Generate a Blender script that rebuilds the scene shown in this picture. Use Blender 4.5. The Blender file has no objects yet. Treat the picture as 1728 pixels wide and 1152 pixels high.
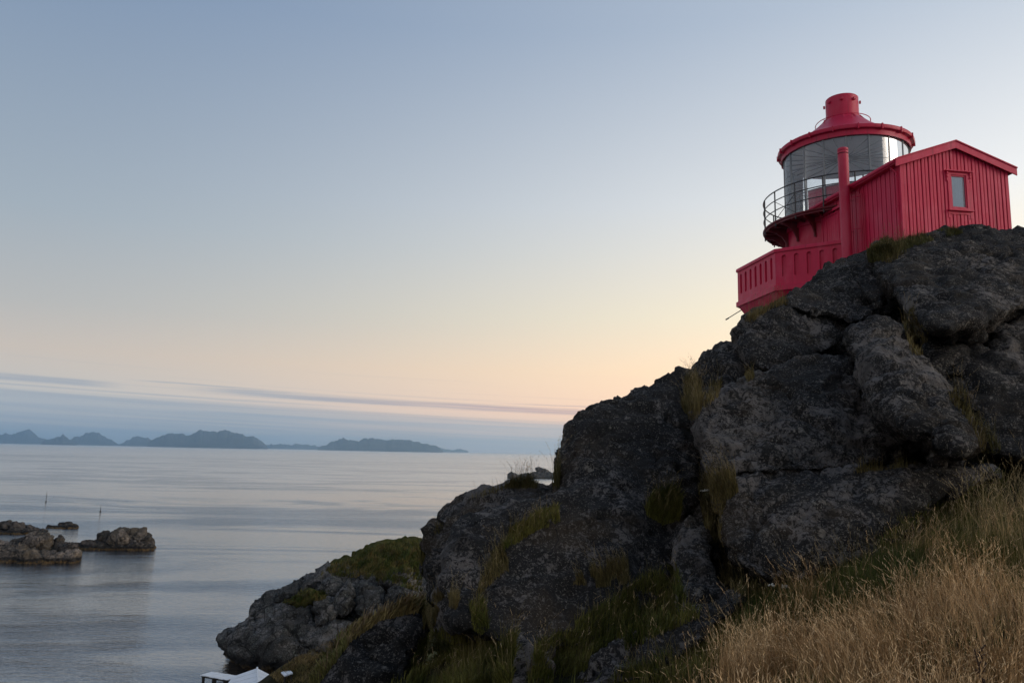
import bpy, bmesh, math, random
import numpy as np
from mathutils import Vector, Matrix
from mathutils.geometry import tessellate_polygon
from mathutils.bvhtree import BVHTree

SC = bpy.context.scene
COL = SC.collection
rng = np.random.default_rng(7)
random.seed(7)
rad = math.radians
EYE = 25.0                      # camera height above the sea
F, PITCH, ROLL = 1300.0, math.atan(187 / 1300), 0.0203

# ------------------------------------------------------------------ camera
def _rx(a):
    c, s = math.cos(a), math.sin(a); return np.array([[1, 0, 0], [0, c, -s], [0, s, c]])
def _rz(a):
    c, s = math.cos(a), math.sin(a); return np.array([[c, -s, 0], [s, c, 0], [0, 0, 1]])
RC = _rx(math.pi / 2 + PITCH) @ _rz(ROLL)
cam_d = bpy.data.cameras.new('camera'); cam = bpy.data.objects.new('camera', cam_d); COL.objects.link(cam)
cam_d.sensor_width = 36.0; cam_d.lens = F / 1728 * 36.0
cam_d.clip_start = 0.1; cam_d.clip_end = 120000
cam.matrix_world = Matrix([[*RC[0], 0], [*RC[1], 0], [*RC[2], EYE], [0, 0, 0, 1]])
SC.camera = cam

# ------------------------------------------------------------------ sky, sun, exposure
SUN_AZ, SUN_EL = 62.0, 3.0
SC.view_settings.view_transform = 'Standard'; SC.view_settings.look = 'None'
SC.view_settings.gamma = 1.0; SC.view_settings.use_curve_mapping = False
SC.view_settings.exposure = 0.0
SC.cycles.volume_bounces = 3

def lin(r, g, b):
    f = lambda c: c / 12.92 if c <= 0.04045 else ((c + 0.055) / 1.055) ** 2.4
    return (f(r / 255), f(g / 255), f(b / 255), 1.0)

class NT:
    """small node helper"""
    def __init__(s, tree): s.t = tree; s.n = tree.nodes; s.l = tree.links
    def add(s, typ, **kw):
        n = s.n.new(typ)
        for k, v in kw.items(): setattr(n, k, v)
        return n
    def link(s, a, b): s.l.new(a, b)
    def setin(s, sock, v):
        if isinstance(v, bpy.types.NodeSocket): s.l.new(v, sock)
        elif v is not None: sock.default_value = v
    def math(s, op, a, b=None, c=None, clamp=False):
        n = s.add('ShaderNodeMath', operation=op, use_clamp=clamp)
        s.setin(n.inputs[0], a); s.setin(n.inputs[1], b)
        if c is not None: s.setin(n.inputs[2], c)
        return n.outputs[0]
    def sstep(s, v, a, b):
        n = s.add('ShaderNodeMapRange', interpolation_type='SMOOTHSTEP')
        s.setin(n.inputs['Value'], v); n.inputs['From Min'].default_value = a; n.inputs['From Max'].default_value = b
        return n.outputs['Result']
    def mix(s, f, a, b, blend='MIX'):
        n = s.add('ShaderNodeMix', data_type='RGBA', blend_type=blend)
        s.setin(n.inputs[0], f); s.setin(n.inputs[6], a); s.setin(n.inputs[7], b)
        return n.outputs[2]
    def ramp(s, fac, stops, interp='LINEAR'):
        n = s.add('ShaderNodeValToRGB'); cr = n.color_ramp; cr.interpolation = interp
        while len(cr.elements) > 1: cr.elements.remove(cr.elements[-1])
        cr.elements[0].position = stops[0][0]; cr.elements[0].color = stops[0][1]
        for p, c in stops[1:]:
            e = cr.elements.new(p); e.color = c
        s.setin(n.inputs[0], fac); return n.outputs[0]
    def noise(s, vec, scale, detail=3, rough=0.55, dist=0.0):
        n = s.add('ShaderNodeTexNoise'); s.setin(n.inputs['Vector'], vec)
        n.inputs['Scale'].default_value = scale; n.inputs['Detail'].default_value = detail
        n.inputs['Roughness'].default_value = rough; n.inputs['Distortion'].default_value = dist
        return n.outputs['Fac']
    def mapping(s, vec, scale=(1, 1, 1), rot=(0, 0, 0), loc=(0, 0, 0)):
        n = s.add('ShaderNodeMapping'); s.setin(n.inputs['Vector'], vec)
        n.inputs['Scale'].default_value = scale; n.inputs['Rotation'].default_value = rot; n.inputs['Location'].default_value = loc
        return n.outputs[0]

w = bpy.data.worlds.new('World'); SC.world = w; w.use_nodes = True
w.node_tree.nodes.clear()
T = NT(w.node_tree)
tc = T.add('ShaderNodeTexCoord').outputs['Generated']
sep = T.add('ShaderNodeSeparateXYZ'); T.link(tc, sep.inputs[0])
el = T.math('ARCSINE', sep.outputs[2])
eld = T.math('MULTIPLY', el, 180 / math.pi)
fac = T.math('SQRT', T.math('MAXIMUM', T.math('DIVIDE', eld, 90.0), 0.0))
az = T.math('ARCTAN2', sep.outputs[0], sep.outputs[1])          # 0 = straight ahead, + to the right
azd = T.math('MULTIPLY', az, 180 / math.pi)
cs = T.math('COSINE', T.math('SUBTRACT', az, rad(SUN_AZ)))
def stops(*ss): return [(math.sqrt(e / 90.0), lin(*c)) for e, c in ss]
side = T.ramp(fac, stops((0, (208, 206, 202)), (3, (216, 210, 202)), (6, (213, 199, 186)), (9, (190, 189, 187)), (15, (166, 178, 189)), (30, (130, 151, 179)), (60, (112, 134, 166)), (90, (104, 124, 156))))
glow = T.ramp(fac, stops((0, (312, 244, 204)), (3, (342, 258, 190)), (6, (320, 268, 208)), (10, (292, 270, 228)), (18, (255, 254, 252)), (30, (198, 209, 223)), (60, (140, 158, 188)), (90, (104, 124, 156))))
back = T.ramp(fac, stops((0, (178, 180, 190)), (5, (200, 188, 186)), (15, (205, 198, 196)), (40, (165, 172, 186)), (90, (104, 124, 156))))
tg = T.math('POWER', T.math('DIVIDE', T.math('ADD', cs, 0.15), 1.1, clamp=True), 1.65)
tb = T.sstep(cs, -0.15, -0.9)
skycol = T.mix(tb, T.mix(tg, side, glow), back)
# thin cloud bands low over the sea
tilt = T.math('ADD', eld, T.math('MULTIPLY', azd, 0.030))
cv = T.add('ShaderNodeCombineXYZ'); T.link(T.math('MULTIPLY', azd, 0.035), cv.inputs[0]); T.link(tilt, cv.inputs[1])
wob = T.noise(cv.outputs[0], 1.3, 4, 0.55)
brk = T.noise(T.mapping(cv.outputs[0], (2.2, 6.5, 1.0), loc=(3, 1, 0)), 1.0, 5, 0.62, 0.5)
def band(c, hw, lo, hi, amp):          # a streak centred at height c (deg), fading in azimuth
    d = T.math('ABSOLUTE', T.math('SUBTRACT', T.math('ADD', tilt, T.math('MULTIPLY', T.math('SUBTRACT', wob, 0.5), 0.5)), c))
    s = T.math('MULTIPLY', T.sstep(d, hw * 1.1, hw * 0.15), T.math('ADD', 0.45, T.math('MULTIPLY', T.sstep(brk, 0.36, 0.58), 0.55)))
    a = T.math('MULTIPLY', T.sstep(azd, lo[0], lo[1]), T.sstep(azd, hi[1], hi[0]))
    return T.math('MULTIPLY', T.math('MULTIPLY', s, a), amp)
st = T.noise(T.mapping(cv.outputs[0], (1.0, 4.2, 1.0)), 1.0, 5, 0.6, 0.3)
lowbank = T.math('MULTIPLY', T.sstep(T.math('ADD', tilt, T.math('MULTIPLY', T.math('SUBTRACT', st, 0.5), 1.0)), 2.55, 2.15), T.math('ADD', 0.62, T.math('MULTIPLY', T.sstep(st, 0.40, 0.62), 0.38)))
streaks = T.math('MULTIPLY', T.sstep(st, 0.56, 0.66), T.math('MULTIPLY', T.sstep(eld, 6.5, 3.6), 0.22))
cl = T.math('MAXIMUM', lowbank, streaks)
for b in ((3.05, 0.28, (-70, -60), (-29.5, -26), 0.8), (3.18, 0.30, (-24.5, -18), (25, 45), 1.0), (3.62, 0.07, (-3, 3), (30, 40), 0.7), (3.45, 0.06, (-27, -24), (-20, -16), 0.6), (2.62, 0.10, (-70, -60), (-20, -8), 0.6)):
    cl = T.math('MAXIMUM', cl, band(*b))
clcol = T.mix(T.sstep(azd, -22, 14), T.mix(T.sstep(tilt, 1.6, 3.0), lin(172, 180, 190), lin(166, 172, 184)), T.mix(T.sstep(tilt, 1.9, 2.9), lin(222, 206, 200), lin(236, 186, 172)))
clcol = T.mix(tb, clcol, lin(165, 165, 178))
skycol = T.mix(cl, skycol, clcol)
nish = T.add('ShaderNodeTexSky', sky_type='NISHITA', sun_disc=False, sun_elevation=rad(SUN_EL), sun_rotation=rad(SUN_AZ))
bg1 = T.add('ShaderNodeBackground'); T.link(skycol, bg1.inputs[0]); bg1.inputs[1].default_value = 0.96
bg2 = T.add('ShaderNodeBackground'); T.link(nish.outputs[0], bg2.inputs[0]); bg2.inputs[1].default_value = 0.012
ad = T.add('ShaderNodeAddShader'); T.link(bg1.outputs[0], ad.inputs[0]); T.link(bg2.outputs[0], ad.inputs[1])
ow = T.add('ShaderNodeOutputWorld'); T.link(ad.outputs[0], ow.inputs[0])

sd = bpy.data.lights.new('sun', 'SUN'); sd.energy = 1.2; sd.angle = rad(35); sd.color = (1.0, 0.86, 0.72)
so = bpy.data.objects.new('sun', sd); COL.objects.link(so)
sv = Vector((math.sin(rad(SUN_AZ + 52)) * math.cos(rad(16)), math.cos(rad(SUN_AZ + 52)) * math.cos(rad(16)), math.sin(rad(16))))
so.rotation_euler = sv.to_track_quat('Z', 'Y').to_euler(); so.location = (60, -20, 60)

# ------------------------------------------------------------------ helpers
def px(x, y, Y):
    """world point seen at photo pixel (x, y) at forward distance Y"""
    d = RC @ np.array([(x - 864) / F, -(y - 576) / F, -1.0])
    return d * (Y / d[1]) + np.array([0, 0, EYE])
def pxa(a): return np.array([px(*p) for p in a])

def link(name, me, mat=None, parent=None):
    o = bpy.data.objects.new(name, me); COL.objects.link(o)
    if mat is not None and not me.materials: me.materials.append(mat)
    if parent is not None: o.parent = parent
    return o
def tag(o, label=None, cat=None, group=None, kind=None):
    if label: o['label'] = label
    if cat: o['category'] = cat
    if group: o['group'] = group
    if kind: o['kind'] = kind
    return o
def empty(name, loc=(0, 0, 0), rz=0.0):
    o = bpy.data.objects.new(name, None); COL.objects.link(o); o.location = loc; o.rotation_euler = (0, 0, rz); o.empty_display_size = 0.2
    return o
def np_mesh(name, V, Fc, smooth=True, cols=None):
    """Fc: (n,3) or (n,4) int array"""
    V = np.asarray(V, np.float32); Fc = np.asarray(Fc, np.int32); k = Fc.shape[1]
    me = bpy.data.meshes.new(name)
    me.vertices.add(len(V)); me.vertices.foreach_set('co', V.ravel())
    me.loops.add(Fc.size); me.loops.foreach_set('vertex_index', Fc.ravel())
    me.polygons.add(len(Fc)); me.polygons.foreach_set('loop_start', np.arange(len(Fc), dtype=np.int32) * k)
    me.polygons.foreach_set('use_smooth', np.full(len(Fc), smooth))
    me.update(calc_edges=True)
    if cols is not None:
        at = me.color_attributes.new('tint', 'FLOAT_COLOR', 'POINT')
        c4 = np.ones((len(V), 4), np.float32); c4[:, :3] = cols; at.data.foreach_set('color', c4.ravel())
    return me

# --- numpy noise
def _h(ix, iy, iz, s):
    n = (ix.astype(np.int64) * 374761393 + iy.astype(np.int64) * 668265263 + iz.astype(np.int64) * 2147483647 + s * 144665) & 0xffffffff
    n = ((n ^ (n >> 13)) * 1274126177) & 0xffffffff
    return ((n ^ (n >> 16)) & 0xffff) / 65535.0
def vnoise(p, s=0):
    i = np.floor(p).astype(np.int64); f = p - i; u = f * f * f * (f * (f * 6 - 15) + 10)
    r = 0
    for dx in (0, 1):
        for dy in (0, 1):
            for dz in (0, 1):
                wgt = (u[:, 0] if dx else 1 - u[:, 0]) * (u[:, 1] if dy else 1 - u[:, 1]) * (u[:, 2] if dz else 1 - u[:, 2])
                r = r + wgt * _h(i[:, 0] + dx, i[:, 1] + dy, i[:, 2] + dz, s)
    return r * 2 - 1
_A = np.array([[0.80, 0.36, -0.48], [-0.60, 0.48, -0.64], [0.0, 0.80, 0.60]])
def fbm(p, oct=4, s=0, gain=0.5):
    r = 0; a = 1.0
    for k in range(oct):
        r = r + a * vnoise(p, s + k * 17); p = (p @ _A) * 2.03 + 11.3; a *= gain
    return r
def worley(p, s=0):
    i = np.floor(p).astype(np.int64); f1 = np.full(len(p), 9.0); f2 = f1.copy(); idv = np.zeros(len(p)); fac_ = np.zeros(len(p))
    for dx in (-1, 0, 1):
        for dy in (-1, 0, 1):
            for dz in (-1, 0, 1):
                c = i + np.array([dx, dy, dz])
                q = c + np.stack([_h(c[:, 0], c[:, 1], c[:, 2], s + k) for k in (1, 2, 3)], 1)
                d = np.sqrt(((q - p) ** 2).sum(1)); m = d < f1
                f2 = np.where(m, f1, np.minimum(f2, d)); idv = np.where(m, _h(c[:, 0], c[:, 1], c[:, 2], s + 9), idv)
                rv = np.stack([_h(c[:, 0], c[:, 1], c[:, 2], s + k) for k in (21, 22, 23)], 1) - 0.5; fac_ = np.where(m, ((p - q) * rv).sum(1), fac_); f1 = np.where(m, d, f1)
    return f1, f2, idv, fac_

def rock_disp(V, N, seed, s=1.0, amp=1.0):
    """displaced rock surface; s scales the size of the features"""
    p = V / s
    warp = np.stack([vnoise(p * 0.9 + k * 31.7, seed) for k in range(3)], 1) * 0.35
    f1, f2, idv, fc = worley((p + warp) * np.array([0.55, 0.55, 0.75]), seed)
    crack = np.clip(1 - (f2 - f1) / 0.10, 0, 1) ** 2
    d = 0.16 * fbm(p * 0.55, 3, seed) + (idv - 0.5) * 0.13 - crack * 0.10
    f1, f2, idv, fd = worley((p + warp * 0.5) * np.array([1.9, 1.9, 2.4]), seed + 50)
    crack = np.clip(1 - (f2 - f1) / 0.12, 0, 1) ** 2
    d += (idv - 0.5) * 0.05 - crack * 0.03
    rid = 1 - np.abs(fbm(p * np.array([1.6, 1.6, 2.6]), 3, seed + 90))
    d += 0.30 * fc + 0.17 * fd
    d += 0.06 * rid + 0.06 * fbm(p * 3.6, 3, seed + 70) + 0.03 * fbm(p * 9.0, 2, seed + 120)
    return V + N * (d * s * amp)[:, None]

def remesh(bm, voxel, smooth, name):
    """closed bmesh -> voxel remeshed, smoothed numpy verts / normals / quads"""
    me = bpy.data.meshes.new(name); bm.to_mesh(me); bm.free()
    o = bpy.data.objects.new(name, me); COL.objects.link(o)
    m = o.modifiers.new('r', 'REMESH'); m.mode = 'VOXEL'; m.voxel_size = voxel; m.adaptivity = 0
    if smooth:
        m = o.modifiers.new('s', 'SMOOTH'); m.factor = 0.5; m.iterations = smooth
    dg = bpy.context.evaluated_depsgraph_get(); ev = o.evaluated_get(dg).to_mesh()
    V = np.empty(len(ev.vertices) * 3, np.float32); ev.vertices.foreach_get('co', V); V = V.reshape(-1, 3).astype(np.float64)
    N = np.empty(len(ev.vertices) * 3, np.float32); ev.vertices.foreach_get('normal', N); N = N.reshape(-1, 3).astype(np.float64)
    ev.calc_loop_triangles()
    Q = np.empty(len(ev.loops), np.int32); ev.loops.foreach_get('vertex_index', Q)
    nq = np.empty(len(ev.polygons), np.int32); ev.polygons.foreach_get('loop_total', nq)
    if (nq == 4).all(): Q = Q.reshape(-1, 4)
    else:
        t = np.empty(len(ev.loop_triangles) * 3, np.int32); ev.loop_triangles.foreach_get('vertices', t); Q = t.reshape(-1, 3)
    bpy.data.objects.remove(o); bpy.data.meshes.remove(me)
    return V, N, Q

ROCK_TRIS = []          # (V, F) for the ray casts that root the grass
def rock_from_front(name, poly, Y0, ay, ax, bulge, T, voxel, smooth, seed, mat, parent, s=1.0, amp=1.0, gap=0.0):
    """a boulder whose front outline is poly (photo pixels) at forward distance Y0, leaning back with ay per 100 px
    up and ax per 100 px to the right, bulging towards the viewer and T metres deep."""
    P = np.array(poly, float)
    n = len(P); c = P.mean(0)
    if gap: P = c + (P - c) * (1 - gap / np.hypot(*(P - c).T).mean())
    # densify outline
    Q = []
    for i in range(n):
        a, b = P[i], P[(i + 1) % n]; m = max(1, int(np.hypot(*(b - a)) / 22))
        for k in range(m): Q.append(a + (b - a) * k / m)
    Q = np.array(Q)
    def dep(q): return Y0 + ax * (q[:, 0] - c[0]) / 100 + ay * (c[1] - q[:, 1]) / 100
    rings = []
    for t, db in ((1.0, 0.14), (0.94, -0.30 * bulge), (0.65, -0.75 * bulge), (0.3, -bulge)):
        q = c + (Q - c) * t
        rings.append(np.array([px(a, b, d) for (a, b), d in zip(q, dep(q) + db)]))
    apex = px(c[0], c[1], Y0 - bulge)
    fr = rings[0]; q = c + (Q - c) * 0.94; d = dep(q) + T * 0.45
    mid = np.array([px(a, b, e) for (a, b), e in zip(q, d)]); mid[:, 2] = np.minimum(mid[:, 2], fr[:, 2] + 0.05)
    q = c + (Q - c) * 0.62; d = dep(q) + T
    bk = np.array([px(a, b, e) for (a, b), e in zip(q, d)]); bk[:, 2] = np.minimum(bk[:, 2], fr[:, 2] - 0.2)
    bm = bmesh.new()
    R = [[bm.verts.new(v) for v in r] for r in [bk, mid] + rings]
    m = len(Q)
    for r0, r1 in zip(R[:-1], R[1:]):
        for i in range(m):
            j = (i + 1) % m; bm.faces.new((r0[i], r0[j], r1[j], r1[i]))
    a = bm.verts.new(apex); b = bm.verts.new(bk.mean(0))
    for i in range(m):
        j = (i + 1) % m; bm.faces.new((R[-1][i], R[-1][j], a)); bm.faces.new((R[0][j], R[0][i], b))
    bmesh.ops.recalc_face_normals(bm, faces=bm.faces)
    V, N, Qd = remesh(bm, voxel, smooth, name)
    V = rock_disp(V, N, seed, s, amp)
    me = np_mesh(name, V, Qd)
    ROCK_TRIS.append((V, Qd))
    return link(name, me, mat, parent)

# ------------------------------------------------------------------ materials
def material(name):
    m = bpy.data.materials.new(name); m.use_nodes = True; t = NT(m.node_tree)
    b = t.n['Principled BSDF']; return m, t, b
def bump(t, b, h, dist, strength=1.0, prev=None):
    n = t.add('ShaderNodeBump'); n.inputs['Strength'].default_value = strength; n.inputs['Distance'].default_value = dist
    t.link(h, n.inputs['Height'])
    if prev is not None: t.link(prev, n.inputs['Normal'])
    t.link(n.outputs[0], b.inputs['Normal']); return n.outputs[0]
def simple(name, col, rough=0.5, metal=0.0, var=0.15, scale=6.0, bumpd=0.0, spec=0.5):
    m, t, b = material(name); g = t.add('ShaderNodeNewGeometry').outputs['Position']
    n = t.noise(g, scale, 4)
    c = t.mix(n, tuple(x * (1 - var) for x in col[:3]) + (1,), tuple(min(1, x * (1 + var)) for x in col[:3]) + (1,))
    t.link(c, b.inputs['Base Color']); b.inputs['Roughness'].default_value = rough; b.inputs['Metallic'].default_value = metal
    b.inputs['Specular IOR Level'].default_value = spec
    if bumpd: bump(t, b, t.noise(g, scale * 4, 3), bumpd, 0.6)
    return m

def rock_material(name, dark, mid, pale, scale=1.0, lich=1.0, tide=None, warm=None, cracks=0.0, high=None, seep=False, crackw=0.045):
    m, t, b = material(name); g = t.add('ShaderNodeNewGeometry').outputs['Position']
    p = t.mapping(g, (scale,) * 3)
    big = t.noise(p, 0.45, 4, 0.6); med = t.noise(p, 2.2, 5, 0.65, 0.4); fin = t.noise(p, 12.0, 6, 0.72, 0.6); spk = t.noise(p, 30.0, 3, 0.7)
    base = t.mix(t.sstep(med, 0.35, 0.65), mid, tuple(c * 0.62 for c in mid[:3]) + (1,))
    if warm: base = t.mix(t.math('MULTIPLY', t.sstep(big, 0.42, 0.62), 0.8), base, warm)
    # black crust lichen in ragged patches whose cover changes over the rock
    cover = t.math('ADD', t.math('MULTIPLY', t.math('SUBTRACT', big, 0.5), 0.9), t.math('MULTIPLY', t.math('SUBTRACT', med, 0.5), 0.55))
    if high:                                         # the crust grows thicker on the exposed crest
        hz = t.add('ShaderNodeSeparateXYZ'); t.link(g, hz.inputs[0]); cover = t.math('ADD', cover, t.math('MULTIPLY', t.sstep(hz.outputs[2], *high), 0.10))
    lm = t.sstep(t.math('ADD', fin, cover), 0.405, 0.50)
    base = t.mix(t.math('MULTIPLY', lm, 0.94 * lich), base, dark)
    # pale lichen rosettes
    vo = t.add('ShaderNodeTexVoronoi', feature='F1'); wn = t.add('ShaderNodeTexNoise'); t.link(p, wn.inputs['Vector']); wn.inputs['Scale'].default_value = 6.0; wn.inputs['Detail'].default_value = 4
    va = t.add('ShaderNodeVectorMath', operation='MULTIPLY_ADD'); t.link(wn.outputs['Color'], va.inputs[0]); va.inputs[1].default_value = (0.35, 0.35, 0.35); t.link(p, va.inputs[2]); t.link(va.outputs[0], vo.inputs['Vector']); vo.inputs['Scale'].default_value = 4.5
    ros = t.math('MULTIPLY', t.sstep(t.math('ADD', vo.outputs['Distance'], t.math('MULTIPLY', t.math('SUBTRACT', fin, 0.5), 0.9)), 0.36, 0.20), t.sstep(med, 0.52, 0.64))
    fl = t.math('MULTIPLY', t.sstep(t.math('ADD', spk, t.math('MULTIPLY', t.math('SUBTRACT', med, 0.5), 0.25)), 0.57, 0.67), 0.6)
    base = t.mix(t.math('MAXIMUM', t.math('MULTIPLY', ros, 0.55), fl), base, pale)
    if seep:                                         # dark water stains and a brown mineral cast
        sn = t.noise(t.mapping(g, (1.3, 1.3, 0.16)), 1.0, 5, 0.6, 0.3); base = t.mix(t.math('MULTIPLY', t.sstep(sn, 0.54, 0.66), 0.65), base, (0.012, 0.012, 0.012, 1))
        bn = t.noise(t.mapping(g, (0.5, 0.5, 0.9), loc=(9, 2, 4)), 1.0, 4, 0.6); base = t.mix(t.math('MULTIPLY', t.sstep(bn, 0.50, 0.70), 0.20), base, (0.15, 0.105, 0.06, 1))
    rough = 0.92
    if cracks:
        cw = t.add('ShaderNodeTexNoise'); t.link(g, cw.inputs['Vector']); cw.inputs['Scale'].default_value = cracks * 1.6; cw.inputs['Detail'].default_value = 5
        cm = t.add('ShaderNodeVectorMath', operation='MULTIPLY_ADD'); t.link(cw.outputs['Color'], cm.inputs[0]); cm.inputs[1].default_value = (1.1 / cracks,) * 3; t.link(g, cm.inputs[2])
        ck = None
        for sc_, wd_, am_ in ((1.0, crackw, 0.9), (2.7, crackw * 1.1, 0.6)):
            v2 = t.add('ShaderNodeTexVoronoi', feature='DISTANCE_TO_EDGE'); t.link(t.mapping(cm.outputs[0], (1, 1, 0.55), (0.25, 0.1, 0)), v2.inputs['Vector']); v2.inputs['Scale'].default_value = cracks * sc_
            e = t.math('MULTIPLY', t.sstep(v2.outputs['Distance'], wd_, wd_ * 0.15), am_); ck = e if ck is None else t.math('MAXIMUM', ck, e)
        base = t.mix(ck, base, (0.012, 0.012, 0.011, 1))
    if tide is not None:
        z = t.add('ShaderNodeSeparateXYZ'); t.link(g, z.inputs[0])
        zz = t.math('ADD', z.outputs[2], t.math('MULTIPLY', t.math('SUBTRACT', med, 0.5), tide * 1.2))
        wet = t.sstep(zz, tide, tide * 0.7)
        base = t.mix(t.math('MULTIPLY', wet, 0.85), base, (0.012, 0.011, 0.010, 1))
        oc = t.math('MULTIPLY', t.sstep(zz, tide * 0.45, tide * 0.25), t.sstep(fin, 0.42, 0.55))
        base = t.mix(t.math('MULTIPLY', oc, 0.8), base, (0.16, 0.10, 0.035, 1))
    t.link(base, b.inputs['Base Color']); b.inputs['Roughness'].default_value = rough; b.inputs['Specular IOR Level'].default_value = 0.25
    h = t.math('ADD', t.math('MULTIPLY', med, 1.2), t.math('ADD', t.math('MULTIPLY', fin, 0.55), t.math('MULTIPLY', spk, 0.2)))
    bump(t, b, h, 0.10 / scale, 0.9)
    return m

M = {}
M['rock'] = rock_material('lichen_rock', (0.010, 0.010, 0.010, 1), (0.132, 0.120, 0.111, 1), (0.28, 0.255, 0.22, 1), high=(26.0, 34.0), cracks=0.55, seep=True, crackw=0.016)
M['headrock'] = rock_material('headland_rock', (0.024, 0.024, 0.022, 1), (0.17, 0.16, 0.15, 1), (0.30, 0.33, 0.29, 1), 0.42, 0.85, 2.6, None, 0.34)
M['skerry'] = rock_material('skerry_rock', (0.035, 0.031, 0.026, 1), (0.24, 0.20, 0.165, 1), (0.36, 0.31, 0.26, 1), 0.3, 0.75, 1.3, (0.22, 0.165, 0.10, 1), 0.26)
M['skerry_dark'] = rock_material('dark_skerry_rock', (0.022, 0.02, 0.018, 1), (0.12, 0.10, 0.085, 1), (0.24, 0.21, 0.17, 1), 0.3, 0.8, 1.2, (0.13, 0.10, 0.06, 1), 0.26)

def paint(name, col, rough=0.42, streak=0.45):
    m, t, b = material(name); g = t.add('ShaderNodeNewGeometry').outputs['Position']
    n = t.noise(t.mapping(g, (3, 3, 0.5)), 2.2, 5, 0.6); n2 = t.noise(g, 14, 3)
    c = t.mix(t.math('MULTIPLY', n, streak * 2), col, tuple(x * 0.72 for x in col[:3]) + (1,))
    c = t.mix(t.math('MULTIPLY', t.sstep(t.math('MULTIPLY', n2, n), 0.36, 0.46), 0.25), c, (0.42, 0.16, 0.15, 1))
    fade = t.noise(t.mapping(g, (0.9, 0.9, 0.5)), 1.0, 4, 0.6); c = t.mix(t.math('MULTIPLY', t.sstep(fade, 0.48, 0.68), 0.45), c, (col[0] * 0.92 + 0.05, col[1] + 0.07, col[2] + 0.07, 1))     # sun-faded patches
    drip = t.noise(t.mapping(g, (7, 7, 0.22)), 1.0, 5, 0.65); c = t.mix(t.math('MULTIPLY', t.sstep(drip, 0.56, 0.70), 0.55), c, (col[0] * 0.35, col[1] * 0.7 + 0.006, col[2] * 0.5, 1))        # run-off streaks
    t.link(c, b.inputs['Base Color'])
    t.link(t.math('ADD', rough - 0.08, t.math('MULTIPLY', n2, 0.2)), b.inputs['Roughness'])
    b.inputs['Specular IOR Level'].default_value = 0.28
    bump(t, b, t.noise(t.mapping(g, (6, 6, 1.2)), 9, 4), 0.012, 0.35)
    return m
M['red'] = paint('red_paint', (0.66, 0.020, 0.078, 1))
M['red_iron'] = paint('red_iron_paint', (0.55, 0.014, 0.060, 1), 0.38, 0.35)
M['iron'] = simple('dark_iron', (0.035, 0.033, 0.033), 0.5, 0.0, 0.3, 9)
M['ceil'] = simple('lantern_ceiling', (0.72, 0.74, 0.76), 0.6, 0, 0.08, 3)
M['bar'] = simple('glazing_bar_metal', (0.20, 0.21, 0.22), 0.4, 0.3, 0.1, 5)
M['white'] = simple('white_paint', (0.72, 0.73, 0.72), 0.5, 0, 0.05, 4)
M['curtain'] = simple('white_curtain', (0.84, 0.86, 0.88), 0.8, 0, 0.05, 4)
M['roof_felt'] = simple('dark_roof', (0.05, 0.045, 0.045), 0.8, 0, 0.2, 5)
M['oldroof'] = simple('weathered_roof_sheet', (0.74, 0.77, 0.79), 0.55, 0, 0.18, 2.5, 0.01)
M['post'] = simple('dark_timber', (0.035, 0.028, 0.022), 0.8, 0, 0.3, 5)
M['greywood'] = simple('grey_timber', (0.32, 0.28, 0.25), 0.8, 0, 0.25, 6)
m, t, b = material('lantern_glass'); b.inputs['Base Color'].default_value = (0.85, 0.92, 0.96, 1); b.inputs['Roughness'].default_value = 0.03
b.inputs['IOR'].default_value = 1.45
tr = t.add('ShaderNodeBsdfTransparent'); tr.inputs[0].default_value = (0.90, 0.94, 0.97, 1)
gl = t.add('ShaderNodeBsdfGlossy'); gl.inputs['Roughness'].default_value = 0.03
fr = t.add('ShaderNodeFresnel'); fr.inputs[0].default_value = 1.38
mx = t.add('ShaderNodeMixShader'); t.link(fr.outputs[0], mx.inputs[0]); t.link(tr.outputs[0], mx.inputs[1]); t.link(gl.outputs[0], mx.inputs[2])
sf = t.add('ShaderNodeBsdfDiffuse'); sf.inputs[0].default_value = (0.75, 0.80, 0.84, 1)
m2 = t.add('ShaderNodeMixShader'); gp = t.add('ShaderNodeNewGeometry').outputs['Position']
t.link(t.math('ADD', 0.05, t.math('MULTIPLY', t.noise(gp, 1.6, 4), 0.16)), m2.inputs[0]); t.link(mx.outputs[0], m2.inputs[1]); t.link(sf.outputs[0], m2.inputs[2])   # salt film
t.link(m2.outputs[0], t.n['Material Output'].inputs[0]); M['glass'] = m
M['shaded_iron'] = paint('shade_darkened_red_iron', (0.16, 0.012, 0.020, 1), 0.55, 0.5)  # gallery iron: the shade under the gallery is put into this darker red

# water: mirror-like sea with ruffled and calm bands
m, t, b = material('sea_water'); g = t.add('ShaderNodeNewGeometry').outputs['Position']
b.inputs['Base Color'].default_value = (0.035, 0.052, 0.070, 1); b.inputs['IOR'].default_value = 1.48; b.inputs['Roughness'].default_value = 0.05
b.inputs['Specular IOR Level'].default_value = 0.5
big = t.noise(t.mapping(g, (0.0016, 0.0075, 1), (0, 0, rad(-12))), 1.0, 5, 0.62, 1.4)
bi3 = t.noise(t.mapping(g, (0.00016, 0.0013, 1), (0, 0, rad(4))), 1.0, 5, 0.62, 0.6)
bi2 = t.noise(t.mapping(g, (0.006, 0.017, 1), (0, 0, rad(28))), 1.0, 4, 0.55, 2.2)
sy0 = t.add('ShaderNodeSeparateXYZ'); t.link(g, sy0.inputs[0])
near = t.math('MULTIPLY', t.sstep(sy0.outputs[1], 420, 110), 0.045)          # breeze along the shore
ruf = t.sstep(t.math('ADD', t.math('ADD', near, t.math('MULTIPLY', big, 0.33)), t.math('ADD', t.math('MULTIPLY', bi2, 0.37), t.math('MULTIPLY', bi3, 0.30))), 0.475, 0.565)
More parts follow.
